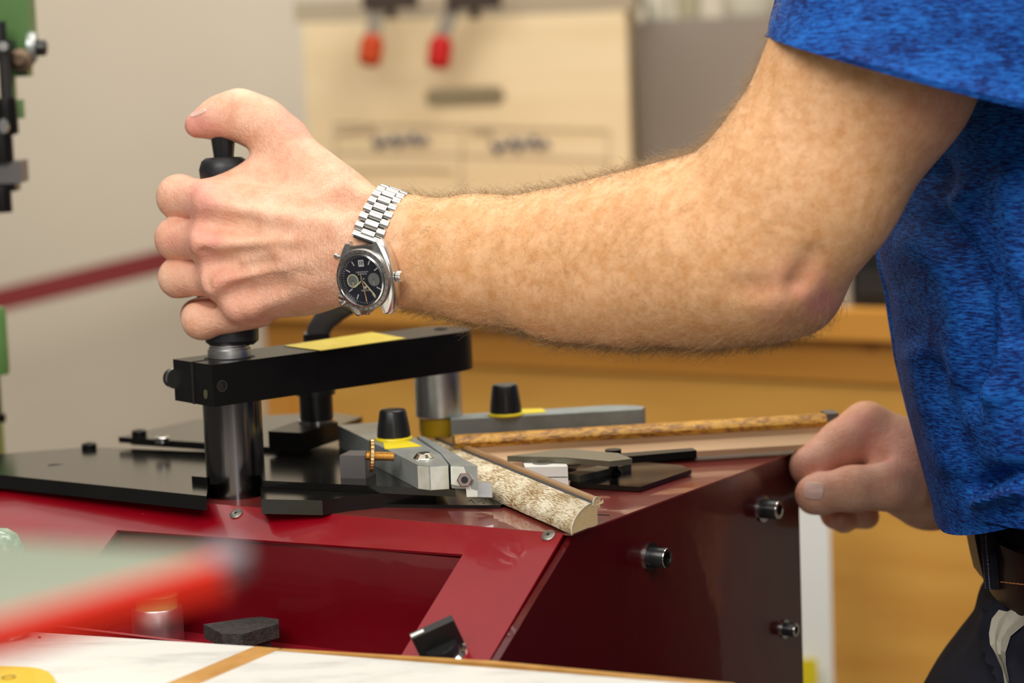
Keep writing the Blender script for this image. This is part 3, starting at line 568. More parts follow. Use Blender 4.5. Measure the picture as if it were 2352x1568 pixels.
# knurled brass screw between block and fence
sb = onz(807, 1084, T + .0135)
SQ = [onz(x, y, T + .0258) for x, y in ((770, 1040), (812, 1046), (845, 1040), (840, 1030), (806, 1028), (775, 1031))]
bm = nb(); a_, b_ = onz(784, 1098, T + .0135), onz(838, 1099, T + .0135); dirx = (b_ - a_) / np.linalg.norm(b_ - a_); diry = np.array([-dirx[1], dirx[0], 0])
boxf(bm, (a_ + b_) / 2 + diry * .009 + Z * .0072, dirx, diry, Z, np.linalg.norm(b_ - a_) / 2 + .0005, .009, .0072); blk2 = obj('stop_block', bm, GREYM, mach, bevel=.0005)
s0b, s1b = P(840, 1046, 1.566), P(905, 1048, 1.566); bx = (s1b - s0b); bl = np.linalg.norm(bx); bx /= bl
bm = nb(); prof_ = []
for k in range(40): prof_.append((.0026 + (.00045 if k % 2 else 0), bl * k / 39))
lathe(bm, s0b, bx, prof_, 20); obj('brass_screw', bm, BRASS, blk2, smooth=False)
bm = nb(); rings = []
for h_, r_ in ((.0022, .0095), (.0026, .0101), (.0044, .0101), (.0048, .0095)): rings.append([Vector(s0b) + frame(bx + FW * .12) @ Vector(((r_ + (.0002 if i % 2 else 0)) * math.cos(2 * PI * i / 60), (r_ + (.0002 if i % 2 else 0)) * math.sin(2 * PI * i / 60), h_)) for i in range(60)])
sweep(bm, None, rings); obj('knurled_nut', bm, BRASS, blk2)

# --- rear fence with second knob
zR1 = T + .030; RB = [onz(x, y, zR1) for x, y in ((1035, 964), (1474, 940), (1482, 934), (1462, 931), (1400, 930), (1035, 952))]
bm = nb(); prism(bm, RB, zR1 - .0125, zR1); rf = obj('rear_fence', bm, GREYBAR, mach, bevel=.0012)
bm = nb(); prism(bm, [onz(x, y, zR1 - .0125) for x, y in ((1050, 1002), (1250, 990), (1250, 975), (1050, 985))], T + .0005, zR1 - .0126); obj('fence_foot', bm, BLACK, rf)
knobcap(1162, 953, zR1, rf, ((1185, 951), (1255, 946), (1246, 938), (1195, 939)), r=.0106, h=.021)
# linkage parts right of the moulding
wb_ = [onz(x, y, T + .016) for x, y in ((1206, 1074), (1304, 1073), (1296, 1056), (1200, 1058))]
for z0, z1 in ((.0035, .0095), (.0102, .0165)):
    bm = nb(); prism(bm, wb_, T + z0, T + z1); o = obj('spacer_block', bm, WHITE, mach, bevel=.0005)
bm = nb(); lathe(bm, onz(1246, 1063, T + .0166), Z, [(.0062, 0), (.0062, .0006), (.0035, .0008), (.003, -.0), (0, 0)], 24); obj('block_screw', bm, SCR, mach, smooth=True)
LK = mat('olive_steel_link', (.19, .18, .13), .35, .6)
for pts, z0, z1, m_ in ((((1165, 1047), (1300, 1030), (1420, 1040), (1452, 1053), (1400, 1059), (1300, 1050)), .017, .0205, LK), (((1290, 1042), (1420, 1050), (1600, 1034), (1590, 1028), (1430, 1040)), .012, .0165, BLACK), (((1300, 1086), (1390, 1066), (1450, 1064), (1330, 1092)), .0036, .008, LK)):
    bm = nb(); prism(bm, [onz(x, y, T + z1) for x, y in pts], T + z0, T + z1); obj('link_bar', bm, m_, mach, bevel=.0005)
c = onz(1410, 1087, T + .0036); bm = nb(); lathe(bm, c, Z, [(.0058, 0), (.005, .002), (.0032, .004), (.003, .012), (.0052, .0122), (.0052, .0155), (0, .016)], 24); obj('pivot_stud', bm, BLACK, mach, smooth=True)

# ------------------------------------------------------------------ mouldings being joined
def wash(nt, b, tc, nz):
    """distressed white wash over brown wood, streaked along the grain; axis given by object coordinates along the moulding"""
    pass
mz = T + .002
m0 = onz(1313, 1227, mz); m1 = onz(1130, 1146, mz); md = (m1 - m0) / np.linalg.norm(m1 - m0); mp_ = np.array([md[1], -md[0], 0])   # mp_ points right
def moulding_mat(name, cols, stretch, axis, th_=(.40, .52, .62), bump=.3, rough=.5, coat=0.0):
    m = bpy.data.materials.new(name); m.use_nodes = True; nt = m.node_tree; b = nt.nodes['Principled BSDF']; b.inputs['Roughness'].default_value = rough; b.inputs['Coat Weight'].default_value = coat
    tc = nt.nodes.new('ShaderNodeTexCoord'); mp = nt.nodes.new('ShaderNodeMapping'); mp.vector_type = 'TEXTURE'
    mp.inputs['Rotation'].default_value = (0, 0, math.atan2(axis[1], axis[0])); mp.inputs['Scale'].default_value = (1 / stretch[0], 1 / stretch[1], 1 / stretch[2])
    nt.links.new(tc.outputs['Object'], mp.inputs[0])
    n1 = nt.nodes.new('ShaderNodeTexNoise'); n1.inputs['Scale'].default_value = 1; n1.inputs['Detail'].default_value = 8; n1.inputs['Roughness'].default_value = .78; nt.links.new(mp.outputs[0], n1.inputs['Vector'])
    n2 = nt.nodes.new('ShaderNodeTexNoise'); n2.inputs['Scale'].default_value = 60; n2.inputs['Detail'].default_value = 3; nt.links.new(tc.outputs['Object'], n2.inputs['Vector'])
    ad = nt.nodes.new('ShaderNodeMath'); ad.operation = 'MULTIPLY_ADD'; ad.inputs[1].default_value = .25; nt.links.new(n2.outputs['Fac'], ad.inputs[0]); nt.links.new(n1.outputs['Fac'], ad.inputs[2])
    r = nt.nodes.new('ShaderNodeValToRGB'); e = r.color_ramp.elements; e[0].position = th_[0] + .10; e[0].color = (*cols[0], 1); e[1].position = th_[2] + .10; e[1].color = (*cols[2], 1)
    k = e.new(th_[1] + .10); k.color = (*cols[1], 1)
    nt.links.new(ad.outputs[0], r.inputs[0]); nt.links.new(r.outputs[0], b.inputs['Base Color'])
    bp = nt.nodes.new('ShaderNodeBump'); bp.inputs['Strength'].default_value = bump; bp.inputs['Distance'].default_value = .0006; nt.links.new(ad.outputs[0], bp.inputs['Height']); nt.links.new(bp.outputs[0], b.inputs['Normal'])
    return m
WASH = moulding_mat('distressed_white_wash', [(.22, .115, .025), (.46, .34, .14), (.82, .77, .60)], (170, 2600, 2600), md, (.485, .525, .555))
RAW = mat('raw_wood_end', (.80, .60, .33), .75, noise=((500, 500, 900), 4, .3, .7), col2=(.68, .48, .24), bump=((900, 900, 900), .4, .0005))
GESSO = mat('white_gesso_edge', (.75, .71, .62), .6)
BRWN = mat('brown_gold_bead', (.25, .13, .05), .35, coat=.3, noise=((30, 30, 30), 4, .3, .7), col2=(.33, .18, .07)); GREYG = mat('grey_groove', (.13, .125, .12), .45)
mo = thing('frame_moulding', 'distressed white and gold moulding length lying on the machine, cut end forward', 'moulding', m0)
Lm = .268; Wd = .0245
# section: (distance right, height); front part convex face, groove, bead
face = [(0, 0), (-.0004, .0035), (.0002, .0060), (.0016, .0088), (.0040, .0116), (.0076, .0142), (.0118, .0160), (.0154, .0169), (.0180, .0172)]
groove = [(.0180, .0172), (.0190, .0163), (.0195, .0150), (.0202, .0148)]
bead = [(.0202, .0148)] + [(.0236 + .0034 * math.cos(a), .0158 + .0042 * math.sin(a)) for a in [math.radians(v) for v in range(180, -75, -15)]]
backp = [(Wd, .0115), (Wd, 0)]
groove = groove + bead[1:4]; bead = bead[3:]
HS = .80
face, groove, bead = [[(x, h * HS) for x, h in q] for q in (face, groove, bead)]
sec_all = face + groove[1:] + bead[1:] + backp
er = onz(1371, 1204, mz); mit = ((er - m0) @ md) / ((er - m0) @ mp_)       # mitre: how far the cut runs back per mm of width
def MP(x, h, u): return m0 + mp_ * x + Z * h + md * (u + mit * x)
def strip(name, sec, parent, m, lift=0.0, u0=0.0, label=None):
    bm = nb(); a = [bm.verts.new([float(c) for c in MP(x, h, u0)]) for x, h in sec]; b = [bm.verts.new([float(c) for c in MP(x, h, Lm - 2 * mit * x * 0)]) for x, h in sec]
    for i in range(len(sec) - 1): bm.faces.new((a[i], a[i + 1], b[i + 1], b[i]))
    return bm
def solidpart(name, sec, m, inner, label=None):
    """skin of finish over the wood: closed band between sec and inner"""
    bm = nb(); loop = sec + inner[::-1]
    a = [bm.verts.new([float(c) for c in MP(x, h, 0)]) for x, h in loop]; b = [bm.verts.new([float(c) for c in MP(x, h, Lm)]) for x, h in loop]
    n = len(loop)
    for i in range(n): bm.faces.new((a[i], a[(i + 1) % n], b[(i + 1) % n], b[i]))
    ns = len(sec)
    for v in (a, b):
        for i in range(ns - 1):
            bm.faces.new((v[i], v[i + 1], v[n - 2 - i], v[n - 1 - i]))
    o = obj(name, bm, m, mo, smooth=True, label=label); return o
def inset(sec, c, k): return [(x + (c[0] - x) / math.hypot(c[0] - x, c[1] - h) * k, h + (c[1] - h) / math.hypot(c[0] - x, c[1] - h) * k) for x, h in sec]
cen = (.014, .004)
coreS = [(x + (0.0002 if x < .01 else 0), h) for x, h in inset(face, cen, .0005)] + inset(groove[1:], (.0215, .006), .0005) + inset(bead[1:], (.0236, .0126), .0005) + [(Wd, .0090), (Wd, 0)]
coreS[0] = (.0004, 0)
bm = nb(); a = [bm.verts.new([float(c) for c in MP(x, h, 0.0001)]) for x, h in coreS]; b = [bm.verts.new([float(c) for c in MP(x, h, Lm)]) for x, h in coreS]
n = len(coreS)
for i in range(n): bm.faces.new((a[i], a[(i + 1) % n], b[(i + 1) % n], b[i]))
bm.faces.new(list(reversed(a))); bm.faces.new(b); obj('wood_core', bm, RAW, mo, label='raw wood of the cut end')
solidpart('washed_face', face, WASH, [(.0004, 0)] + inset(face[1:], cen, .0005), 'distressed white face')
solidpart('groove', groove, GREYG, inset(groove, (.0215, .006), .0005), 'grey groove beside the bead')
solidpart('bead', bead, BRWN, inset(bead, (.0236, .0126), .0005), 'brown gilded bead')
bm = nb(); tube(bm, [MP(x, h, -.0003) for x, h in face + groove[1:] + bead[1:]], .00028, 5); obj('gesso_rim', bm, GESSO, mo, label='white edge line round the cut')
bm = nb()
for a_, b_ in (((.0240, .0110, 0), (.0300, .0115, -.001)), ((.0262, .0113, 0), (.0270, .0092, 0)), ((.0285, .0115, 0), (.0296, .0131, -.001)), ((.0275, .0115, 0), (.029, .0103, .001))): tube(bm, [MP(*a_), MP(*b_)], [.0005, .00025], 5)
obj('splinter', bm, RAW, mo)
# second moulding running to the right
TORT = moulding_mat('tortoiseshell_gold', [(.13, .035, .003), (.45, .19, .012), (.72, .38, .035)], (170, 420, 700), (1, .15), (.44, .51, .58), rough=.5, coat=.05)
PALEW = mat('pale_raw_wood', (.66, .46, .27), .7, noise=((8, 8, 60), 5, .3, .7), col2=(.58, .37, .20))
n0 = onz(1046, 1026, T + .0175); n1 = onz(1900, 975, T + .0175); nd = (n1 - n0); ln_ = np.linalg.norm(nd); nd /= ln_; npd = np.array([-nd[1], nd[0], 0])
m2 = thing('frame_moulding', 'gold and brown tortoiseshell moulding length pointing to the resting hand', 'moulding', n0)
def NP(u, v, z): q = n0 + nd * u + npd * v; return np.array([q[0], q[1], T + z])
bm = nb(); sec = [(0, .0165), (-.001, .0195), (.001, .0226), (.005, .024), (.011, .0236), (.016, .021), (.018, .0165)]
rings = [[NP(u + (.018 - v) * 0, v, z) for v, z in sec] for u in (0, ln_)]; sweep(bm, None, rings); obj('gilded_lip', bm, TORT, m2, smooth=True, label='gold and brown tortoiseshell face')
bm = nb(); sec = [(.0006, .0164), (.0006, .0128), (-.012, .0072), (-.012, .0036), (.017, .0036), (.017, .0164)]
rings = [[NP(u, v, z) for v, z in sec] for u in (0, ln_ + .001)]; sweep(bm, None, rings); obj('wood_core', bm, PALEW, m2, label='pale raw wood side')
bm = nb(); c = NP(ln_ + .008, .008, .0195); boxf(bm, c - nd * .004, nd, npd, Z, .004, .008, .0052); obj('end_cap', bm, GREYM, m2, bevel=.0008)

# ------------------------------------------------------------------ worktop in front
zt2 = .900
t0, t1, t2, t3 = onz(-60, 1443, zt2), onz(620, 1487, zt2), onz(1130, 1517, zt2), onz(1690, 1570, zt2)
dirT = (t3 - t0) / np.linalg.norm(t3 - t0); nT = np.array([dirT[1], -dirT[0], 0])
def TP(p, off=0.0): q = p + nT * off; return q
STAINS = None
def marble(nt, b, tc, nz):
    n1 = nz((9, 30, 9), 6, .7); r = nt.nodes.new('ShaderNodeValToRGB'); e = r.color_ramp.elements
    e[0].position = .34; e[0].color = (.50, .51, .48, 1); e[1].position = .48; e[1].color = (.68, .68, .64, 1)
    nt.links.new(n1.outputs['Fac'], r.inputs[0]); n2 = nz((6, 22, 6), 3, .5); r2 = nt.nodes.new('ShaderNodeValToRGB'); r2.color_ramp.elements[0].position = .64; r2.color_ramp.elements[1].position = .72
    m = nt.nodes.new('ShaderNodeMix'); m.data_type = 'RGBA'; m.inputs[7].default_value = (.58, .56, .28, 1)
    nt.links.new(n2.outputs['Fac'], r2.inputs[0]); nt.links.new(r2.outputs[0], m.inputs[0]); nt.links.new(r.outputs[0], m.inputs[6]); nt.links.new(m.outputs[2], b.inputs['Base Color'])
TOPM = mat('white_marbled_laminate', (.84, .84, .79), .4, coat=.2, extra=marble)
STRIP = wood('tan_wood_strip', (.50, .26, .06), (.38, .18, .035), (60, 60, 10))
tb = thing('worktop_table', 'white marbled worktop with tan wood edging in front of the machine', 'table', TP(t1, .2) * np.array([1, 1, 0]))
tp = [t0, t1, t2, t3]
def seg_pt(x): # point on the far edge above pixel column x
    q = onz(x, 1487, zt2); return q
jx0, jx1 = onz(585, 1484, zt2), onz(645, 1489, zt2)             # where the wood strip meets the edge
k0, k1 = onz(385, 1568, zt2), onz(470, 1568, zt2)
kd0 = k0 - jx0; kd0 /= np.linalg.norm(kd0)
far = .45
left_poly = [t0, jx0, jx0 + kd0 * far, t0 + nT * far]
bm = nb(); prism(bm, left_poly, zt2 - .018, zt2); obj('top_board', bm, TOPM, tb, bevel=.0006)
ew = .0058
e0, e1_ = jx1 + nT * ew * .9, t3 + nT * ew
bm = nb(); prism(bm, [e0, e1_, e1_ + nT * far * .9, e0 + kd0 * far * .95], zt2 - .018, zt2); obj('top_board', bm, TOPM, tb, bevel=.0006)
bm = nb(); prism(bm, [jx0, jx1 + dirT * .001, e0 + kd0 * .002, e0 + kd0 * far * .95, jx0 + kd0 * far], zt2 - .018, zt2 + .0001); obj('joint_strip', bm, STRIP, tb, label='tan wood strip between the boards')
bm = nb(); prism(bm, [jx1, t2, t3, e1_, t2 + nT * ew, e0], zt2 - .018, zt2 + .0001); obj('edge_strip', bm, STRIP, tb, label='tan wood edging')
for p in (t0 + nT * .05 + dirT * .02, t3 + nT * .05 - dirT * .05, t0 + nT * .4 + dirT * .02, t3 + nT * .4 - dirT * .05):
    bm = nb(); prism(bm, [p, p + dirT * .03, p + dirT * .03 + nT * .03, p + nT * .03], 0, zt2 - .0185); obj('leg', bm, STRIP, tb, bevel=.002)
bm = nb(); lathe(bm, onz(91, 1465, zt2), Z, [(.0011, 0), (.0008, .0007), (0, .001)], 12); obj('worktop_hole', bm, DARK, tb)
# yellow plastic piece on the worktop
yp = [onz(x, y, zt2 + .004) for x, y in ((-60, 1528), (60, 1531), (90, 1534), (110, 1541), (122, 1552), (132, 1572), (150, 1640), (-60, 1640))]
ye = thing('plastic_clip', 'yellow plastic clip on the white worktop at the lower left', 'clip', yp[3]); bm = nb(); prism(bm, yp, zt2 + .0004, zt2 + .004); yo = obj('clip_body', bm, mat('amber_yellow_plastic', (.70, .46, .005), .35, coat=.3), ye, bevel=.001)
bm = nb(); lathe(bm, onz(20, 1556, zt2 + .004), Z, [(.004, 0), (.004, .0005), (.003, .0005), (.003, 0)], 20, ring=True); obj('clip_hole', bm, BRASS, ye)

# ------------------------------------------------------------------ spare pads in the tray
fz = T + zf
c = M(.292, 0, 0); v = onp(364, 1460, M(0, -.047, 0), E2); c = np.array([v[0], v[1], fz])
ztop_ = onp(364, 1392, M(0, -.047, 0), E2)[2]
pad = thing('spare_pressure_foot', 'machined aluminium cylinder with yellow-green pad standing in the red tray', 'pressure pad', c); hh = ztop_ - fz
bm = nb(); lathe(bm, c, Z, [(.0152, 0), (.0156, .0008), (.0156, hh - .001), (.0150, hh), (.0143, hh), (.0141, hh - .002), (0, hh - .002)], 56); obj('cylinder', bm, ALU, pad, smooth=True)
bm = nb(); lathe(bm, c + Z * (hh - .002), Z, [(.0128, 0), (.0126, .004), (.0132, .009), (.0120, .010), (0, .0102)], 40); obj('pad', bm, mat('yellow_green_rubber', (.48, .46, .16), .3, sss=.3), pad, smooth=True, label='yellow-green pad')
v = onp(555, 1470, M(0, -.052, 0), E2); zb2 = fz; zt3 = onp(555, 1440, M(0, -.055, 0), E2)[2]
def BL(x, y): return onz(x, y, zt3)
wedge = thing('rubber_wedge', 'black rubber wedge pad beside the aluminium cylinder', 'wedge', (v[0], v[1], zb2))
bpts = [BL(467, 1433), BL(510, 1455), BL(556, 1456), BL(640, 1432), BL(640, 1421), BL(600, 1416), BL(570, 1418)]
FOAM = mat('black_textured_rubber', (.022, .02, .019), .7, bump=((700, 700, 700), .8, .0012), noise=((300, 300, 300), 3, .4, .8), col2=(.06, .055, .05))
bm = nb(); prism(bm, bpts, zt3 - .0085, zt3); obj('wedge_top', bm, FOAM, wedge, bevel=.0005)
cen_ = np.mean(bpts, 0); bm = nb(); prism(bm, [cen_ + (p - cen_) * .72 for p in bpts], fz, zt3 - .0086); obj('wedge_foot', bm, FOAM, wedge)

# clear green jar at the left edge
GLASS = mat('pale_green_plastic', (.62, .80, .66), .12, trans=.75, spec=.6)
jc = onz(18, 1452, zt2); 
jar = thing('clear_bottle', 'pale green translucent bottle with a domed swirled top at the left edge', 'bottle', (jc[0], jc[1], zt2)); jb = np.array([jc[0], jc[1] - .012, zt2 + .0003])
zj = P(30, 1206, (jb - CAM) @ FW)[2] - zt2
bm = nb(); lathe(bm, jb, Z, [(.012, 0), (.0155, .002), (.0165, .010), (.0165, zj - .022), (.0150, zj - .012), (.011, zj - .004), (.006, zj - .0008), (0, zj)], 40); obj('bottle_body', bm, GLASS, jar, smooth=True)
SW = mat('swirled_green_plastic', (.50, .66, .55), .15, spec=.6, coat=.6)
for rr, zz in ((.010, .016), (.0075, .0125), (.0045, .0095)):
    bm = nb(); tube(bm, [jb + np.array([rr * math.cos(a), rr * math.sin(a), zj - zz + .0012 * math.sin(3 * a)]) for a in np.linspace(0, 5.6, 26)], .0012, 8); obj('swirl', bm, SW, jar, smooth=True)

# ------------------------------------------------------------------ near blade guard with red edge, out of focus
near = thing('padded_paddle', 'pale green board with a bright red padded edge close at the lower left', 'paddle', P(-80, 1500, .70))
PG = mat('pale_green_board', (.17, .21, .145), .5, noise=((8, 8, 8), 2, .3, .7), col2=(.22, .25, .19)); RE = mat('bright_red_rubber', (.75, .02, .003), .5); TIPM = mat('grey_mauve_tip', (.20, .16, .18), .5)
d0 = .66
tipL, bkL, frL = P(495, 1288, d0 + .02), P(-260, 1225, d0 + .09), P(-260, 1500, d0 - .03)
tipB, tipF = P(470, 1262, d0 + .03), P(495, 1290, d0)
nn_ = np.cross(tipF - frL, bkL - frL); nn_ /= np.linalg.norm(nn_)
if nn_[2] < 0: nn_ = -nn_
bm = nb(); extrude(bm, [frL, tipF, tipB, bkL], -nn_ * .004); obj('board', bm, PG, near, bevel=.001)
bm = nb(); ed = (tipF - frL); l = np.linalg.norm(ed); ed /= l; ou = np.cross(ed, nn_); ou /= np.linalg.norm(ou)
if ou[1] > 0: ou = -ou
boxf(bm, (frL + tipF) / 2 + ou * .0025 - nn_ * .0034, ed, ou, nn_, l / 2, .0030, .0042); obj('red_edge', bm, RE, near, bevel=.0015, label='bright red padded edge')
bm = nb(); lathe(bm, tipF * .45 + tipB * .55 + ed * .003 - nn_ * .007, nn_, [(.0, -.001), (.006, 0), (.0078, .003), (.0076, .006), (.004, .009), (0, .0095)], 24); obj('tip_button', bm, TIPM, near, smooth=True)
# ------------------------------------------------------------------ the man: body as one continuous surface
# bones are given as (px, py, distance, radius in px); local frame is metric (mm): right, up, towards camera
def L3(px, py, d):
    s = d * 1000 / FP
    return np.array([(px - 1176) * s, -(py - 784) * s, -d * 1000.0])
def toworld(v): 
    v = np.asarray(v) / 1000.0
    return CAM + v[..., 0:1] * RT + v[..., 1:2] * UP - v[..., 2:3] * FW
class Field:
    def __init__(s, lo, hi, h):
        s.lo = np.array(lo, float); s.h = h
        s.n = np.ceil((np.array(hi) - s.lo) / h).astype(int) + 1
        s.F = np.full(s.n, 30.0, np.float32)
    def box(s, a, b):
        i0 = np.clip(((np.minimum(*a) - b - s.lo) / s.h).astype(int), 0, s.n - 1); i1 = np.clip(((np.maximum(*a) + b - s.lo) / s.h).astype(int) + 2, 1, s.n)
        if np.any(i1 <= i0): return None
        g = [s.lo[k] + s.h * np.arange(i0[k], i1[k], dtype=np.float32) for k in range(3)]
        return tuple(slice(i0[k], i1[k]) for k in range(3)), np.meshgrid(*g, indexing='ij', sparse=True)
def cap_sdf(g, A, B, ra, rb, fl=1.0):
    X, Y, W = g
    ab = (B - A) * np.array([1, 1, 1 / fl]); L2 = float(ab @ ab) + 1e-9
    x, y, w_ = X - A[0], Y - A[1], (W - A[2]) / fl
    t = np.clip((x * ab[0] + y * ab[1] + w_ * ab[2]) / L2, 0, 1)
    return np.sqrt((x - t * ab[0]) ** 2 + (y - t * ab[1]) ** 2 + (w_ - t * ab[2]) ** 2) - (ra + t * (rb - ra))
def smin(a, b, k):
    h = np.maximum(k - np.abs(a - b), 0) / k
    return np.minimum(a, b) - h * h * k * .25
def smax(a, b, k): return -smin(-a, -b, k)
def bone(f, p, q, k, fl=1.0, mode='add'):
    A, B = L3(*p[:3]), L3(*q[:3]); ra, rb = p[3] * p[2] * 1000 / FP, q[3] * q[2] * 1000 / FP
    m = max(ra, rb) * max(fl, 1) + k + 6
    r = f.box((A, B), m)
    if r is None: return
    sl, g = r
    d = cap_sdf(g, A, B, ra, rb, fl)
    cur = f.F[sl]
    f.F[sl] = smin(cur, d, k) if mode == 'add' else smax(cur, -d, k)
def chain(f, pts, k, fl=1.0, kk=5):
    """a finger: its own smooth chain, then joined to what is there with k"""
    ps = [L3(*p[:3]) for p in pts]; rs = [p[3] * p[2] * 1000 / FP for p in pts]
    lo = np.min(ps, 0); hi = np.max(ps, 0); m = max(rs) + 12
    r = f.box((lo, hi), m)
    if r is None: return
    sl, g = r; d = None
    for a, b, ra, rb in zip(ps, ps[1:], rs, rs[1:]):
        e = cap_sdf(g, a, b, ra, rb, fl); d = e if d is None else smin(d, e, kk)
    f.F[sl] = smin(f.F[sl], d, k)
def surface(f):
    F, h = f.F, f.h; neg = F < 0
    c = neg[:-1, :-1, :-1].astype(np.int8)
    tot = sum(neg[i:F.shape[0] - 1 + i, j:F.shape[1] - 1 + j, k:F.shape[2] - 1 + k].astype(np.int8) for i in (0, 1) for j in (0, 1) for k in (0, 1))
    act = (tot > 0) & (tot < 8)
    idx = np.argwhere(act); ids = np.full(act.shape, -1, np.int64); ids[act] = np.arange(len(idx))
    cor = np.array([(i, j, k) for i in (0, 1) for j in (0, 1) for k in (0, 1)])
    val = np.stack([F[idx[:, 0] + c0, idx[:, 1] + c1, idx[:, 2] + c2] for c0, c1, c2 in cor], 1)
    acc = np.zeros((len(idx), 3)); cnt = np.zeros(len(idx))
    for a in range(8):
        for b in range(a + 1, 8):
            if np.abs(cor[a] - cor[b]).sum() != 1: continue
            va, vb = val[:, a], val[:, b]; s = (va < 0) != (vb < 0)
            t = np.where(s, va / np.where(s, va - vb, 1), 0)
            acc += np.where(s[:, None], cor[a] + t[:, None] * (cor[b] - cor[a]), 0); cnt += s
    V = f.lo + h * (idx + acc / cnt[:, None])
    Q = []
    for ax in range(3):
        o = [k for k in range(3) if k != ax]
        n0 = np.take(neg, range(F.shape[ax] - 1), ax); n1 = np.take(neg, range(1, F.shape[ax]), ax)
        e = np.argwhere(n0 != n1); flip = n0[tuple(e.T)]
        ok = (e[:, o[0]] > 0) & (e[:, o[1]] > 0) & (e[:, o[0]] < F.shape[o[0]] - 1) & (e[:, o[1]] < F.shape[o[1]] - 1)
        e, flip = e[ok], flip[ok]
        q = []
        for da, db in ((0, 0), (1, 0), (1, 1), (0, 1)):
            c_ = e.copy(); c_[:, o[0]] -= da; c_[:, o[1]] -= db; q.append(ids[tuple(c_.T)])
        q = np.stack(q, 1)
        if ax == 1: flip = ~flip
        q[~flip] = q[~flip][:, ::-1]
        Q.append(q)
    return V, np.concatenate(Q)

# left arm and hand on the grip
lo = np.array([-235, -85, -1690.0]); hi = np.array([330, 275, -1310.0])
arm = Field(lo, hi, 1.25)
FL = .72
bone(arm, (868, 562, 1.550, 108), (930, 573, 1.548, 112), 14, .74)
bone(arm, (930, 573, 1.548, 116), (1100, 591, 1.530, 128), 14, .8)
bone(arm, (1100, 591, 1.530, 130), (1300, 608, 1.510, 160), 18, .84)
bone(arm, (1300, 608, 1.510, 160), (1450, 597, 1.490, 183), 20, .86)
bone(arm, (1450, 597, 1.490, 183), (1600, 575, 1.470, 198), 20, .88)
bone(arm, (1600, 575, 1.470, 196), (1735, 558, 1.456, 199), 20, .88)
bone(arm, (1738, 560, 1.456, 197), (1852, 412, 1.445, 206), 22, .88)
bone(arm, (1852, 412, 1.445, 206), (2004, 158, 1.435, 224), 22, .88)
bone(arm, (2006, 158, 1.435, 226), (2140, -140, 1.450, 230), 22, .92)
bone(arm, (1790, 668, 1.475, 62), (1852, 676, 1.472, 50), 30)           # elbow
bone(arm, (1790, 640, 1.430, 50), (1815, 630, 1.428, 34), 18)           # outer knob of the elbow
bone(arm, (1640, 704, 1.48, 58), (1810, 692, 1.48, 44), 26)             # ulna edge
bone(arm, (930, 618, 1.545, 66), (1180, 642, 1.53, 80), 18, .8)
# back of the hand
H = 16
bone(arm, (492, 470, 1.583, 50), (820, 520, 1.552, 74), H, .7)
bone(arm, (486, 560, 1.580, 50), (830, 560, 1.550, 84), H, .7)
bone(arm, (520, 640, 1.582, 48), (830, 590, 1.552, 84), H, .7)
bone(arm, (568, 695, 1.588, 46), (830, 612, 1.556, 72), H, .7)
bone(arm, (650, 330, 1.600, 52), (800, 470, 1.566, 70), 14, .8)
bone(arm, (640, 400, 1.600, 40), (760, 480, 1.572, 60), 18, .7)
bone(arm, (520, 432, 1.592, 34), (622, 392, 1.598, 42), 14, .7)
bone(arm, (620, 450, 1.590, 50), (700, 650, 1.585, 56), 20, .55)
bone(arm, (690, 390, 1.612, 50), (800, 520, 1.590, 60), 20, .8)         # ball of the thumb
bone(arm, (640, 680, 1.612, 44), (790, 630, 1.585, 60), 20, .8)         # heel of the hand
# knuckles and tendons
bone(arm, (482, 470, 1.572, 40), (500, 478, 1.570, 34), 10)
bone(arm, (474, 556, 1.569, 40), (500, 560, 1.567, 32), 10)
bone(arm, (500, 645, 1.573, 38), (522, 645, 1.571, 30), 10)
bone(arm, (550, 705, 1.579, 36), (570, 700, 1.577, 30), 10)
bone(arm, (500, 560, 1.5635, 9), (790, 548, 1.5345, 7), 11)
bone(arm, (500, 475, 1.567, 8), (780, 520, 1.537, 7), 12)
bone(arm, (520, 645, 1.567, 9), (770, 585, 1.537, 7), 11)
bone(arm, (585, 700, 1.573, 9), (800, 615, 1.538, 7), 11)
bone(arm, (560, 600, 1.562, 5), (640, 580, 1.553, 6), 7)               # veins
bone(arm, (640, 580, 1.553, 6), (720, 605, 1.546, 6), 7)
bone(arm, (720, 605, 1.546, 6), (790, 600, 1.541, 5), 7)
bone(arm, (600, 640, 1.564, 6), (700, 632, 1.552, 5), 7)
bone(arm, (700, 632, 1.552, 5), (800, 650, 1.547, 4), 7)
# four fingers curled round the grip
fing = [[(488, 462, 1.582, 46), (412, 453, 1.604, 49), (418, 455, 1.630, 45), (470, 458, 1.641, 42), (520, 462, 1.640, 38)],
        [(480, 553, 1.580, 45), (406, 548, 1.602, 47), (412, 548, 1.628, 44), (468, 548, 1.641, 42), (524, 550, 1.640, 38)],
        [(508, 640, 1.584, 43), (412, 637, 1.606, 45), (420, 637, 1.630, 42), (474, 637, 1.642, 40), (530, 640, 1.641, 36)],
        [(595, 712, 1.590, 40), (464, 733, 1.600, 44), (452, 724, 1.626, 34), (490, 704, 1.640, 36), (540, 700, 1.640, 33)]]
tmp = Field(lo, np.array([-120, 275, -1310.0]), 1.25)
for i, fg in enumerate(fing): chain(tmp, fg, 1.2)
sl = tuple(slice(0, n) for n in tmp.n)
arm.F[sl] = smin(arm.F[sl], tmp.F, 6.0)
# thumb lying over the release button
tmp = Field(lo, np.array([-60, 275, -1310.0]), 1.25)
chain(tmp, [(650, 322, 1.600, 58), (600, 285, 1.603, 54), (548, 263, 1.606, 51), (500, 272, 1.606, 40), (452, 288, 1.606, 28)], 1, kk=10)
sl = tuple(slice(0, n) for n in tmp.n)
arm.F[sl] = smin(arm.F[sl], tmp.F, 7.0)
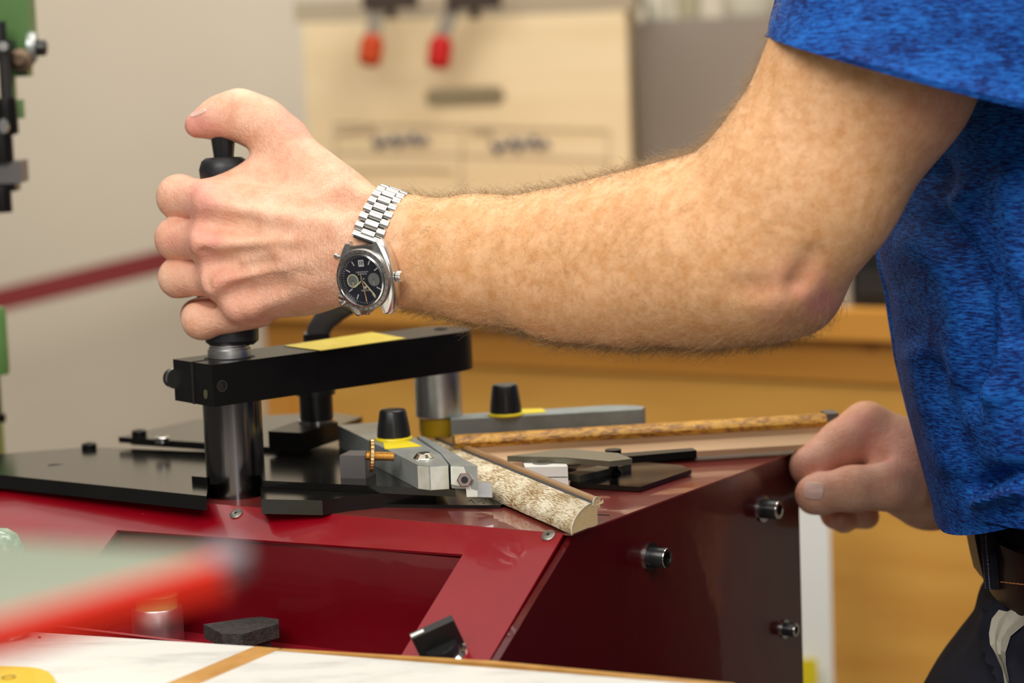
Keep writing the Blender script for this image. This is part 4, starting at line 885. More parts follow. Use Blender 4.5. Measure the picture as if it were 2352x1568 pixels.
# creases between the fingers run on into the back of the hand
for a, b in (((372, 505, 1.590, 5), (428, 506, 1.572, 3)), ((365, 593, 1.590, 5), (430, 600, 1.572, 3)), ((420, 688, 1.605, 7), (494, 694, 1.590, 11))):
    bone(arm, a, b, 5, mode='cut')
bone(arm, (478, 655, 1.566, 3), (468, 580, 1.562, 3), 6, mode='cut')
bone(arm, (470, 512, 1.560, 4), (560, 516, 1.553, 3), 14, mode='cut')
bone(arm, (490, 603, 1.561, 5), (600, 612, 1.550, 3), 14, mode='cut')
bone(arm, (535, 672, 1.564, 5), (640, 660, 1.553, 3), 14, mode='cut')
bone(arm, (770, 470, 1.545, 5), (840, 470, 1.540, 5), 18, mode='cut')
# furrows by the elbow
bone(arm, (1868, 600, 1.405, 6), (1830, 650, 1.415, 7), 14, mode='cut')
bone(arm, (1690, 668, 1.410, 8), (1750, 665, 1.410, 8), 14, mode='cut')
V1, Q1 = surface(arm)

# right arm and hand
lo2 = np.array([175, -150, -1800.0]); hi2 = np.array([560, 120, -1560.0])
ra = Field(lo2, hi2, 1.5)
bone(ra, (2085, 1085, 1.690, 92), (2150, 1110, 1.700, 90), 12, .8)       # palm / wrist
bone(ra, (2140, 1115, 1.700, 88), (2300, 1090, 1.72, 100), 14, .85)
bone(ra, (2300, 1090, 1.72, 100), (2700, 900, 1.72, 140), 14, .85)
bone(ra, (1990, 985, 1.700, 56), (2110, 1050, 1.700, 80), 16, .9)        # index metacarpal
bone(ra, (1990, 1070, 1.725, 60), (2120, 1120, 1.715, 80), 16, .8)
bone(ra, (2030, 1110, 1.670, 52), (2130, 1125, 1.690, 76), 14, .9)       # thumb base
tmp = Field(lo2, hi2, 1.5)
chain(tmp, [(1990, 980, 1.700, 57), (1935, 1018, 1.695, 53), (1866, 1070, 1.690, 49), (1880, 1105, 1.700, 38), (1950, 1110, 1.715, 34)], 1)
chain(tmp, [(1990, 1020, 1.735, 50), (1850, 1095, 1.720, 42), (1870, 1140, 1.730, 38), (1940, 1150, 1.74, 34)], 1)
chain(tmp, [(2020, 1080, 1.75, 46), (1900, 1130, 1.745, 38), (1920, 1180, 1.740, 32), (1990, 1185, 1.735, 30)], 1)
chain(tmp, [(2040, 1120, 1.76, 42), (1965, 1150, 1.76, 34), (1938, 1190, 1.735, 30), (1930, 1200, 1.715, 22)], 1)
ra.F = smin(ra.F, tmp.F, 6)
tmp = Field(lo2, hi2, 1.5)
chain(tmp, [(2090, 1115, 1.680, 64), (2040, 1113, 1.672, 55), (1965, 1120, 1.668, 50), (1880, 1134, 1.668, 43), (1868, 1136, 1.668, 38)], 1, kk=8)
ra.F = smin(ra.F, tmp.F, 3)
bone(ra, (1945, 1045, 1.668, 5), (2020, 1050, 1.672, 8), 10, mode='cut')
for x in (1948, 1975, 2005): bone(ra, (x, 1085, 1.640, 4), (x + 3, 1140, 1.640, 4), 9, mode='cut')
V2, Q2 = surface(ra)

# trunk and thighs under the clothes
lo3 = np.array([260, -420, -1850.0]); hi3 = np.array([620, 400, -1430.0])
tr = Field(lo3, hi3, 8)
for a, b, k, fl in (((2620, -300, 1.62, 360), (2640, 500, 1.62, 360), 40, 1.3), ((2640, 500, 1.62, 380), (2660, 1100, 1.64, 340), 40, 1.35),
                    ((2620, 1200, 1.56, 230), (2560, 2200, 1.56, 210), 40, .8), ((2620, 1200, 1.72, 230), (2560, 2200, 1.72, 210), 40, .8)):
    bone(tr, a, b, k, fl)
V3, Q3 = surface(tr)
VB = np.concatenate([V1, V2, V3]); QB = np.concatenate([Q1, Q2 + len(V1), Q3 + len(V1) + len(V2)])
WB = toworld(VB)
def fastmesh(name, V, Q, smooth=True):
    me = bpy.data.meshes.new(name)
    me.vertices.add(len(V)); me.vertices.foreach_set('co', np.asarray(V, np.float32).ravel())
    k = Q.shape[1]
    me.loops.add(Q.size); me.loops.foreach_set('vertex_index', Q.astype(np.int32).ravel())
    me.polygons.add(len(Q)); me.polygons.foreach_set('loop_start', np.arange(0, Q.size, k, dtype=np.int32))
    me.update(calc_edges=True); me.validate()
    if smooth: me.polygons.foreach_set('use_smooth', np.ones(len(me.polygons), bool))
    return me
def project(Wp):
    v = Wp - CAM; d = v @ FW
    return 1176 + FP * (v @ RT) / d, 784 - FP * (v @ UP) / d
def skin_extra(nt, b, tc, nz):
    def mix(fac, a, c, mode='MIX'):
        m = nt.nodes.new('ShaderNodeMix'); m.data_type = 'RGBA'; m.blend_type = mode
        for i, v in ((0, fac), (6, a), (7, c)):
            if isinstance(v, (int, float)): m.inputs[i].default_value = v
            elif isinstance(v, tuple): m.inputs[i].default_value = (*v, 1)
            else: nt.links.new(v, m.inputs[i])
        return m.outputs[2]
    def ramp(sock, lo, hi):
        r = nt.nodes.new('ShaderNodeMapRange'); r.inputs[1].default_value = lo; r.inputs[2].default_value = hi
        nt.links.new(sock, r.inputs[0]); return r.outputs[0]
    def attr(n):
        a = nt.nodes.new('ShaderNodeAttribute'); a.attribute_name = n; return a.outputs['Fac']
    hand, pink = attr('hand'), attr('pink')
    arm_c = mix(ramp(nz((95, 95, 95), 7, .72).outputs['Fac'], .38, .64), (.80, .47, .25), (.64, .315, .125))
    arm_c = mix(ramp(nz((260, 260, 260), 3).outputs['Fac'], .52, 1.0), arm_c, (.55, .27, .12))
    hand_c = mix(ramp(nz((70, 70, 70), 5, .65).outputs['Fac'], .36, .68), (.82, .50, .35), (.70, .34, .21))
    c = mix(hand, arm_c, hand_c)
    f = nt.nodes.new('ShaderNodeMath'); f.operation = 'MULTIPLY'
    nt.links.new(pink, f.inputs[0]); nt.links.new(ramp(nz((45, 45, 45), 4).outputs['Fac'], .25, .6), f.inputs[1])
    c = mix(f.outputs[0], c, (.68, .27, .22))
    nt.links.new(c, b.inputs['Base Color'])
    # fine creases of the skin
    wa = nz((330, 1000, 420), 3); wb = nz((1500, 1500, 1500), 3); wc = nz((700, 230, 520), 3)
    add = nt.nodes.new('ShaderNodeMath'); add.operation = 'ADD'
    nt.links.new(wa.outputs['Fac'], add.inputs[0]); nt.links.new(wc.outputs['Fac'], add.inputs[1])
    m1 = nt.nodes.new('ShaderNodeMath'); m1.operation = 'MULTIPLY'
    nt.links.new(add.outputs[0], m1.inputs[0]); nt.links.new(ramp(hand, -.35, 1.0), m1.inputs[1])
    a2 = nt.nodes.new('ShaderNodeMath'); a2.operation = 'MULTIPLY_ADD'; a2.inputs[1].default_value = .35
    nt.links.new(wb.outputs['Fac'], a2.inputs[0]); nt.links.new(m1.outputs[0], a2.inputs[2])
    def voro(scale):
        mp = nt.nodes.new('ShaderNodeMapping'); mp.inputs['Scale'].default_value = scale; nt.links.new(tc.outputs['Object'], mp.inputs[0])
        wr = nt.nodes.new('ShaderNodeMix'); wr.data_type = 'RGBA'; wr.blend_type = 'ADD'; wr.inputs[0].default_value = 1.4
        nn = nt.nodes.new('ShaderNodeTexNoise'); nn.inputs['Scale'].default_value = .35; nt.links.new(mp.outputs[0], nn.inputs['Vector'])
        nt.links.new(mp.outputs[0], wr.inputs[6]); nt.links.new(nn.outputs['Color'], wr.inputs[7])
        v = nt.nodes.new('ShaderNodeTexVoronoi'); v.feature = 'DISTANCE_TO_EDGE'; v.inputs['Scale'].default_value = 1; nt.links.new(wr.outputs[2], v.inputs['Vector'])
        return ramp(v.outputs['Distance'], 0, .16)
    wr_ = attr('wrinkle')
    v1, v2 = voro((560, 380, 110)), voro((300, 500, 900))
    mv = nt.nodes.new('ShaderNodeMath'); mv.operation = 'MULTIPLY'; nt.links.new(v1, mv.inputs[0]); nt.links.new(v2, mv.inputs[1])
    hv_ = nt.nodes.new('ShaderNodeMath'); hv_.operation = 'MULTIPLY'; nt.links.new(v1, hv_.inputs[0]); nt.links.new(wr_, hv_.inputs[1])
    a3 = nt.nodes.new('ShaderNodeMath'); a3.operation = 'MULTIPLY_ADD'; a3.inputs[1].default_value = .34
    nt.links.new(hv_.outputs[0], a3.inputs[0]); nt.links.new(a2.outputs[0], a3.inputs[2])
    inv = nt.nodes.new('ShaderNodeMath'); inv.operation = 'SUBTRACT'; inv.inputs[0].default_value = 1; nt.links.new(v1, inv.inputs[1])
    fc = nt.nodes.new('ShaderNodeMath'); fc.operation = 'MULTIPLY'; nt.links.new(inv.outputs[0], fc.inputs[0]); nt.links.new(wr_, fc.inputs[1])
    c2_ = mix(fc.outputs[0], c, (.56, .26, .16)); nt.links.new(c2_, b.inputs['Base Color'])
    bp = nt.nodes.new('ShaderNodeBump'); bp.inputs['Strength'].default_value = .7; bp.inputs['Distance'].default_value = .0007
    nt.links.new(a3.outputs[0], bp.inputs['Height']); nt.links.new(bp.outputs[0], b.inputs['Normal'])
SKIN = mat('skin', (.7, .4, .25), .5, spec=.35, sss=.12, extra=skin_extra)
NAIL = mat('finger_nail', (.72, .47, .40), .28, spec=.5, sss=.1)

person = thing('person', 'person in blue heathered t-shirt and dark work trousers pressing a grip with the left hand', 'person', P(2500, 900, 1.62) * np.array([1, 1, 0]))
bme = fastmesh('body', WB, QB)
pxs, pys = project(WB)
handf = np.clip((960 - pxs) / 160, 0, 1) + np.clip((pys - 930) / 60, 0, 1) * (pxs > 1700)
handf = np.clip(handf, 0, 1)
pinkf = np.zeros(len(WB))
for cx, cy, r, s in ((455, 455, 60, .8), (440, 560, 55, .3), (470, 545, 50, .3), (500, 548, 12, .8), (480, 640, 60, .6), (560, 710, 70, .6), (470, 300, 55, .8), (680, 275, 50, .6), (430, 300, 40, .6), (370, 560, 40, .5),
                     (1850, 660, 70, .5), (1900, 700, 50, .7), (1780, 690, 80, .3), (2150, 250, 120, .45), (1990, 960, 90, .7), (1850, 1080, 70, .6), (2080, 1060, 80, .5)):
    pinkf += s * np.exp(-((pxs - cx) ** 2 + (pys - cy) ** 2) / r ** 2)
wrk = .10 + .34 * np.exp(-((pxs - 800) / 90) ** 2) + .30 * np.exp(-((pxs - 650) / 110) ** 2 - ((pys - 640) / 90) ** 2)
wrk *= np.clip((pxs - 430) / 60, 0.1, 1) * np.clip((1000 - pxs) / 120, .25, 1)
wrk += .35 * np.exp(-((pxs - 560) / 60) ** 2 - ((pys - 320) / 50) ** 2) + .3 * np.exp(-((pxs - 1975) / 50) ** 2 - ((pys - 1110) / 60) ** 2)
for nm, v in (('wrinkle', wrk), ('hand', handf), ('pink', np.clip(pinkf, 0, 1.3))):
    a = bme.attributes.new(nm, 'FLOAT', 'POINT')
    a.data.foreach_set('value', v.astype(np.float32)[:len(bme.vertices)])
body = link('body', bme, SKIN, person)
body_bvh = BVHTree.FromPolygons([tuple(v) for v in (WB[:len(V1)])], [tuple(int(i) for i in q) for q in Q1])
def hit(px, py):
    r = Vector(ray(px, py)).normalized(); h = body_bvh.ray_cast(Vector(CAM), r, 5.0)
    return h[0], h[1]
# ------------------------------------------------------------------ nails, hair on the arm
def patch(name, px0, py0, ex, ey, m, parent, lift=.0006, bulge=.0006, nu=10, nv=8, rec=None):
    """small curved patch laid on the skin around a point; ex, ey are px half axes"""
    bm = nb(); g = []
    for i in range(nu + 1):
        for j in range(nv + 1):
            u, v = -1 + 2 * i / nu, -1 + 2 * j / nv
            q = 1 - .24 * abs(u * v) ** 1.5
            h = hit(px0 + (ex[0] * u + ey[0] * v) * q, py0 + (ex[1] * u + ey[1] * v) * q) if rec is None else rec(px0 + (ex[0] * u + ey[0] * v) * q, py0 + (ex[1] * u + ey[1] * v) * q)
            if h[0] is None: return None
            g.append((h[0], h[1], max(abs(u), abs(v))))
    top_ = [bm.verts.new(p + n * (lift if e < .99 else -.0005)) for p, n, e in g]
    for i in range(nu):
        for j in range(nv):
            a = i * (nv + 1) + j; bm.faces.new((top_[a], top_[a + 1], top_[a + nv + 2], top_[a + nv + 1]))
    return obj(name, bm, m, parent, smooth=True)
rbvh = BVHTree.FromPolygons([tuple(v) for v in WB[len(V1):len(V1) + len(V2)]], [tuple(int(i) for i in q) for q in Q2])
def rhit(px, py): h = rbvh.ray_cast(Vector(CAM), Vector(ray(px, py)).normalized(), 5.0); return h[0], h[1]
patch('thumb_nail', 1869, 1127, (27, 4), (-3, 24), NAIL, body, rec=rhit, lift=.0007)
patch('thumb_nail', 456, 260, (20, -8), (1, 6), NAIL, body, lift=.0007)

HAIR = mat('arm_hair_fibre', (.33, .22, .11), .45)
def hairs():
    V = []; F = []; nr = np.random.RandomState(3)
    Wp = WB[:len(V1)]; q = Q1
    c = Wp[q].mean(1); e = np.cross(Wp[q[:, 2]] - Wp[q[:, 0]], Wp[q[:, 3]] - Wp[q[:, 1]]); ln = np.linalg.norm(e, axis=1); n = e / ln[:, None]
    x, y = project(c); view = c - CAM; view /= np.linalg.norm(view, axis=1)[:, None]; face = -(n * view).sum(1)
    # denser on the forearm and on its upper and lower edges
    wgt = ln * ((x > 925) & (x < 1960) & (y < 860)) * np.clip((face + .45) / .3, 0, 1)
    edge = np.clip(1 - np.abs(face) * 1.6, 0, 1)
    wgt = wgt * (.9 + 2.0 * edge ** 2) * np.clip((1990 - x) / 500, .0, 1) * (1 + .9 * (y > 680))
    wgt += ln * ((x > 1500) & (x < 1730) & (y < 380) & (y > 150)) * edge * 1.2
    wgt += ln * ((x > 800) & (x < 925)) * .12 * (face > -.3)
    pick = nr.choice(len(c), 9500, p=wgt / wgt.sum())
    along = np.array(P(900, 560, 1.54)) - np.array(P(1700, 560, 1.46)); along /= np.linalg.norm(along)
    down = np.array([0, 0, -1.0])
    for k in pick:
        p = c[k]; nn = n[k] if face[k] > -2 else -n[k]
        t = along * nr.uniform(-.1, 1) + down * nr.uniform(-.4, .9) + nr.normal(0, .55, 3); t -= nn * (t @ nn); t /= np.linalg.norm(t)
        L = nr.uniform(.005, .0125) * (1 + .25 * edge[k]); rise = nr.uniform(.35, 1.1) * (1 + .25 * edge[k]); s = np.cross(nn, t) * nr.normal(0, .9)
        r0 = nr.uniform(.00004, .00006) * (1 + .7 * edge[k]); m = 5; base = len(V); curl = nr.uniform(.9, 3.0)
        for i in range(m + 1):
            u = i / m; a = u * curl
            pos = p + L * (t * math.sin(a) / curl * 1.1 + nn * (rise * u * (1 - .6 * u * curl * .6)) + s * .35 * u * u)
            r = r0 * (1 - .7 * u)
            for j in range(3):
                an = 2 * PI * j / 3; V.append(pos + r * (np.cross(nn, t) * math.cos(an) + nn * math.sin(an)))
        for i in range(m):
            for j in range(3):
                a_, b_ = base + i * 3 + j, base + i * 3 + (j + 1) % 3; F.append((a_, b_, b_ + 3, a_ + 3))
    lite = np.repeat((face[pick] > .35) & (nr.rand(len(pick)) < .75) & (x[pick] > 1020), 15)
    return np.array(V), np.array(F), lite
hv, hf, hl = hairs()
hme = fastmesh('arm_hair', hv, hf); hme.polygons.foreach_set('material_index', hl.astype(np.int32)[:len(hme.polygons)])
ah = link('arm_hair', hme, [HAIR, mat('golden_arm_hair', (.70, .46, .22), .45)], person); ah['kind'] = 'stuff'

# ------------------------------------------------------------------ shirt
def shirt_extra(nt, b, tc, nz):
    a = nz((170, 170, 900), 4, .7); c = nz((35, 35, 50), 3)
    ad = nt.nodes.new('ShaderNodeMath'); ad.operation = 'MULTIPLY_ADD'; ad.inputs[1].default_value = .35
    nt.links.new(c.outputs['Fac'], ad.inputs[0]); nt.links.new(a.outputs['Fac'], ad.inputs[2])
    r = nt.nodes.new('ShaderNodeValToRGB'); e = r.color_ramp.elements
    e[0].position = .54; e[0].color = (.001, .008, .07, 1); e[1].position = .80; e[1].color = (.010, .12, .47, 1)
    m = e.new(.64); m.color = (.0015, .036, .21, 1)
    nt.links.new(ad.outputs[0], r.inputs[0]); nt.links.new(r.outputs[0], b.inputs['Base Color'])
    k = nz((900, 900, 2600), 2); bp = nt.nodes.new('ShaderNodeBump'); bp.inputs['Strength'].default_value = .4; bp.inputs['Distance'].default_value = .0005
    nt.links.new(k.outputs['Fac'], bp.inputs['Height']); nt.links.new(bp.outputs[0], b.inputs['Normal'])
SHIRT = mat('blue_heathered_jersey', (.01, .1, .5), .75, spec=.2, extra=shirt_extra)
FWD = np.array([-.995, .10, 0.]); FWD /= np.linalg.norm(FWD); SID = np.array([-FWD[1], FWD[0], 0])   # he looks to the left
def seg_dist(px, py, a, b):
    dx, dy = b[0] - a[0], b[1] - a[1]; t = max(0, min(1, ((px - a[0]) * dx + (py - a[1]) * dy) / (dx * dx + dy * dy)))
    return math.hypot(px - a[0] - t * dx, py - a[1] - t * dy)
FOLDS = [  # (points, half width px, height mm) negative = valley
    ([(2150, 400), (2170, 520), (2230, 600), (2262, 680), (2262, 790), (2240, 900)], 24, -5.0),
    ([(2110, 560), (2190, 640), (2215, 740), (2205, 860)], 30, 3.5),
    ([(2225, 480), (2275, 560), (2310, 660), (2345, 760)], 20, -5.0),
    ([(2190, 470), (2262, 540), (2300, 640), (2318, 760), (2300, 900)], 22, 5.0),
    ([(2330, 420), (2345, 560), (2380, 700)], 30, 5.0),
    ([(2105, 820), (2130, 930), (2180, 1060)], 22, 3.5),
    ([(2150, 850), (2185, 980), (2235, 1080)], 20, -3.0),
    ([(2290, 900), (2320, 1020), (2330, 1090)], 26, 4.0),
    ([(2240, 1120), (2290, 1095), (2345, 1085)], 14, -7.0),
    ([(2250, 1150), (2300, 1140), (2352, 1130)], 12, 4.0),
    ([(2060, 660), (2110, 780), (2150, 860)], 24, -2.0)]
def torso(rows, a, b, d, n=340, exp=2.3, folds=True, th0=-PI):
    """rows: (px, py) of the front outline; each row a level super-ellipse around the trunk"""
    out = []
    for (px, py), (aa, bb) in rows:
        f = P(px, py, d); c = f - FWD * aa
        ring = []
        for i in range(n):
            th = 2 * PI * i / n; cs, sn = math.cos(th), math.sin(th)
            q = (abs(cs) ** exp + abs(sn) ** exp) ** (-1 / exp)
            nrm = FWD * cs * bb + SID * sn * aa; nrm /= np.linalg.norm(nrm)
            p = c + FWD * cs * q * aa + SID * sn * q * bb
            if folds:
                x, y = project(p); h = 0
                if nrm[1] < .3 and x < 2480 and y > 350:
                    for pts, hw, hh in FOLDS:
                        dd = min(seg_dist(x, y, s0, s1) for s0, s1 in zip(pts, pts[1:]))
                        if dd < hw * 4.5: h += hh * 1.8 * math.exp(-(dd / hw / 1.5) ** 2)
                h += 2.2 * pnoise(Vector((th * 1.8, f[2] * 9, 3)))
                p = p + nrm * h * .001
            ring.append(p)
        out.append(ring)
    return out
def interp(tab, y):
    for (y0, v0), (y1, v1) in zip(tab, tab[1:]):
        if y <= y1: return v0 + (v1 - v0) * (y - y0) / (y1 - y0)
    return tab[-1][1]
front = [(-420, 2120), (-100, 2085), (250, 2060), (450, 2020), (560, 2014), (640, 2024), (700, 2036), (800, 2054), (900, 2074), (1000, 2100), (1080, 2120), (1130, 2134), (1168, 2144), (1190, 2150)]
ys = np.linspace(-420, 1172, 170)
DB = 1.62
rows = [((interp(front, y), y), (.15, .185 + .0 * y)) for y in ys]
bm = nb(); rg = torso(rows, 0, 0, DB)
for i in range(len(rg[0])):      # hem rises towards the back and tucks in
    pass
hem = [[p * np.array([1, 1, 1]) + np.array([0, 0, -.004]) for p in rg[-1]]]
cc = np.mean(rg[-1], 0)
hem.append([cc + (p - cc) * .975 + np.array([0, 0, -.002]) for p in rg[-1]]); hem.append([cc + (p - cc) * .965 + np.array([0, 0, .02]) for p in rg[-1]])
def hemlift(ring):
    o = []
    for p in ring:
        k = np.clip(((-(p - cc) @ FWD) + .148) / .06, 0, 1.2); o.append(p + np.array([0, 0, .034 * min(k, 1)]))
    return o
rg = rg[:-6] + [[p + (q - p) * (i / 6.0) for p, q in zip(r_, hemlift(r_))] for i, r_ in enumerate(rg[-6:], 1)] + [hemlift(h) for h in hem]
sweep(bm, None, rg, cap=False)
shirt = obj('shirt', bm, SHIRT, person, smooth=True)
# sleeve
def sleeve():
    bm = nb(); secs = []
    spec = [((1762, 82), (2460, 262), 1.437, .088, 26), ((1766, 74), (2464, 250), 1.437, .089, 24), ((1776, 40), (2470, 190), 1.438, .081, 16), ((1788, 4), (2480, 120), 1.44, .083, 10),
            ((1804, -60), (2490, 20), 1.445, .086, 0), ((1850, -180), (2500, -140), 1.46, .09, 0), ((1930, -340), (2500, -330), 1.50, .09, 0), ((2080, -450), (2480, -450), 1.55, .07, 0)]
    n = 96
    for k, (l, r, d, dep, sag) in enumerate(spec):
        A, B = P(*l, d), P(*r, d); c = (A + B) / 2; h = (B - A) / 2; ring = []
        for i in range(n):
            th = 2 * PI * i / n; cs, sn = math.cos(th), math.sin(th); q = (abs(cs) ** 3 + abs(sn) ** 3) ** (-1 / 3)
            p = c + h * cs * q - np.array([0, 1, 0]) * sn * q * dep - UP * max(sn, 0) * sag / FP * d
            p = p + (p - c) / np.linalg.norm(p - c) * .0018 * pnoise(Vector((cs * 3, sn * 3, k * .5)))
            ring.append(p)
        secs.append(ring)
    c = np.mean(secs[0], 0)
    ins = [[c + (p - c) * .982 + (secs[3][i] - secs[0][i]) * f for i, p in enumerate(secs[0])] for f in (0.9, .03)]
    sweep(bm, None, ins + secs, cap=False)
    return obj('sleeve', bm, SHIRT, shirt, smooth=True)
sleeve()
# stitched hem of the sleeve
STITCH = mat('navy_stitching', (.01, .03, .2), .8)

# ------------------------------------------------------------------ trousers, belt, pocket
NAVY = mat('dark_navy_twill', (.003, .0035, .008), .85, spec=.2, bump=((1800, 1800, 1800), .3, .0004), noise=((60, 60, 60), 4, .3, .7), col2=(.006, .007, .016))
LEATHER = mat('dark_brown_leather', (.008, .0022, .0012), .45, noise=((90, 90, 90), 5, .4, .7), col2=(.02, .006, .0025), bump=((500, 500, 500), .2, .0004))
LINING = mat('cream_pocket_lining', (.30, .28, .23), .8, bump=((500, 500, 90), .5, .001))
THREAD = mat('grey_blue_thread', (.07, .09, .17), .8)
TAN = mat('tan_thread', (.35, .14, .04), .8)
tf = [(1120, 2262), (1190, 2268), (1290, 2280), (1345, 2286), (1372, 2262), (1395, 2246), (1420, 2244), (1440, 2238), (1490, 2200), (1568, 2142), (1660, 2095), (1800, 2060), (2300, 2050)]
ty = list(np.linspace(1120, 1700, 44)) + [1800, 2000, 2300]
bm = nb(); rg = torso([((interp(tf, y), y), (.15 + .0, .165)) for y in ty], 0, 0, 1.60, folds=False, n=120)
trs = []
for k, ring in enumerate(rg):
    o = []
    for i, p in enumerate(ring):
        x, y = project(p); c_ = np.mean(ring, 0); nrm = (p - c_) / np.linalg.norm(p - c_); h = 0
        for pts, hw, hh in (([(2290, 1395), (2268, 1440), (2275, 1500), (2310, 1568), (2340, 1640)], 13, 5.5), ([(2290, 1392), (2330, 1378), (2400, 1372)], 12, 5), ([(2330, 1450), (2330, 1540), (2350, 1620)], 18, -3), ([(2230, 1440), (2240, 1520), (2230, 1600)], 16, 2.5)):
            dd = min(seg_dist(x, y, s0, s1) for s0, s1 in zip(pts, pts[1:]))
            if dd < hw * 3 and p[1] < c_[1]: h += hh * math.exp(-(dd / hw) ** 2)
        o.append(p + nrm * (h + 1.6 * pnoise(Vector((i * .15, k * .25, 0)))) * .001)
    trs.append(o)
sweep(bm, None, trs, cap=False)
trousers = obj('trousers', bm, NAVY, person, smooth=True)
tdg = bpy.context.evaluated_depsgraph_get()
_tv = [v.co + origin(person) for v in trousers.data.vertices]
tbvh = BVHTree.FromPolygons(_tv, [tuple(p.vertices) for p in trousers.data.polygons])
def thit(px, py): h = tbvh.ray_cast(Vector(CAM), Vector(ray(px, py)).normalized(), 5.0); return h[0], h[1]
# pocket lining showing in the open slant pocket
bm = nb(); PO = [((2292, 1412), (2400, 1400)), ((2278, 1430), (2372, 1424)), ((2276, 1460), (2346, 1444)), ((2282, 1490), (2324, 1462)), ((2294, 1520), (2312, 1500)), ((2306, 1548), (2312, 1530)), ((2318, 1580), (2320, 1572))]
gr = []
for a, b in PO:
    row = []
    for j in range(9):
        t = j / 8; h, n_ = thit(a[0] + (b[0] - a[0]) * t, a[1] + (b[1] - a[1]) * t)
        row.append(bm.verts.new(h + n_ * (.0035 + .0012 * math.sin(j * 2.1) if 0 < j < 8 else .001)))
    gr.append(row)
for r0, r1 in zip(gr, gr[1:]):
    for j in range(8): bm.faces.new((r0[j], r0[j + 1], r1[j + 1], r1[j]))
obj('pocket_lining', bm, LINING, trousers, smooth=True, label='cream lining showing in the open pocket')
# belt
bm = nb(); brows = [(1204, 0), (1206, 3.4), (1262, 3.8), (1346, 3.4), (1352, 0)]
br = torso([((interp(tf, y), y), (.15, .165)) for y, _ in brows], 0, 0, 1.60, folds=False, n=120)
secs = []
for (y, h), ring in zip(brows, br):
    c_ = np.mean(ring, 0); secs.append([p + (p - c_) / np.linalg.norm(p - c_) * (h * .001 + .001) for p in ring])
sweep(bm, None, secs, cap=False)
belt = obj('belt', bm, LEATHER, person, smooth=True)
_bv = [v.co + origin(person) for v in belt.data.vertices]; bbvh = BVHTree.FromPolygons(_bv, [tuple(p.vertices) for p in belt.data.polygons])
def bhit(px, py): h = bbvh.ray_cast(Vector(CAM), Vector(ray(px, py)).normalized(), 5.0); return h[0], h[1]
for yy, sl_ in ((1212, .11), (1339, .11)):
    bm = nb()
    for k in range(24):
        x = 2300 + k * 9; a = bhit(x, yy + (x - 2300) * sl_ - 3); b = bhit(x + 6, yy + (x + 6 - 2300) * sl_ - 3)
        if a[0] and b[0]: tube(bm, [a[0] + a[1] * .0004, b[0] + b[1] * .0004], .0004, 5)
    o = obj('belt_stitching', bm, TAN, belt); o['kind'] = 'stuff'
# belt loop with two rows of stitching
bm = nb(); L_ = []
for k in range(13):
    y = 1180 + k * 14.5; x0 = 2276 + (y - 1180) * .085; a, an = thit(x0, y)
    b, bn = thit(x0 + 24, y)
    if a is None or b is None: continue
    L_.append((Vector(a) + Vector(an) * .008, Vector(b) + Vector(bn) * .008, Vector(bn)))
secs = [[a, (a + b) / 2 + n_ * .002, b, b - n_ * .003, a - n_ * .003] for a, b, n_ in L_]
sweep(bm, None, secs)
loop = obj('belt_loop', bm, NAVY, trousers, smooth=True)
for f in (.42, .8):
    bm = nb()
    for k in range(len(L_) - 1):
        for s0 in (0, .5):
            p = L_[k][0].lerp(L_[k][1], f); q = L_[k + 1][0].lerp(L_[k + 1][1], f); n_ = L_[k][2] * .0016
            tube(bm, [p.lerp(q, s0) + n_, p.lerp(q, s0 + .36) + n_], .0005, 5)
    o = obj('loop_stitching', bm, THREAD, loop); o['kind'] = 'stuff'
# leather tab with buckle hanging out in front of the belt
bm = nb()
path = [P(x, y, 1.60) for x, y in ((2272, 1190), (2278, 1225), (2283, 1265), (2281, 1300), (2272, 1322), (2262, 1325), (2253, 1312), (2244, 1275), (2234, 1225), (2230, 1192))]
secs = []
for i, p in enumerate(path):
    t = path[min(i + 1, len(path) - 1)] - path[max(i - 1, 0)]; t /= np.linalg.norm(t); s_ = np.array([0, 1, 0]); n_ = np.cross(t, s_); n_ /= np.linalg.norm(n_)
    secs.append([p + s_ * .017 + n_ * .0016, p + s_ * .017 - n_ * .0016, p - s_ * .017 - n_ * .0016, p - s_ * .017 + n_ * .0016])
sweep(bm, None, secs)
obj('belt_keeper', bm, LEATHER, belt, smooth=False, bevel=.0006)
# ------------------------------------------------------------------ wristwatch
WD = P(838, 641, 1.505)
RX, RU, RN = RT, UP, -FW                               # view axes used only to set the dial's tilt
def vw(x, y, z): v = RX * x + RU * y + RN * z; return v / np.linalg.norm(v)
wn = vw(-.50, -.20, .84)                                # dial faces left, a little down
w12 = vw(-.05, 1, 0); w12 = w12 - wn * (w12 @ wn); w12 /= np.linalg.norm(w12)
w3 = np.cross(w12, wn); w3 /= np.linalg.norm(w3)
s0, s1 = hit(838, 641)
WD = np.array(s0) + wn * .0125 
_off = ray(838, 641); _d = (WD - CAM) @ FW; WD = P(838, 641, _d)   # keep on the sight line of the dial centre
def W3(x, y, z): return WD + w3 * x * .001 + w12 * y * .001 + wn * z * .001
watch = thing('wristwatch', 'steel chronograph wristwatch with dark dial and link bracelet on the wrist', 'watch', WD)
SATIN = mat('satin_watch_steel', (.74, .73, .72), .26, 1.0)
LINKM = mat('bracelet_link_steel', (.50, .49, .465), .34, 1.0, bump=((900, 900, 900), .04, .0001))
BEZEL = mat('worn_bezel', (.30, .29, .28), .35, .9, bump=((2500, 2500, 2500), .2, .0002))
DIAL = mat('dark_blue_dial', (.006, .009, .028), .3)
SUB = mat('silver_subdial', (.20, .21, .21), .45)
LUME = mat('pale_hands', (.78, .74, .42), .4)
MARK = mat('white_print', (.75, .76, .76), .4)
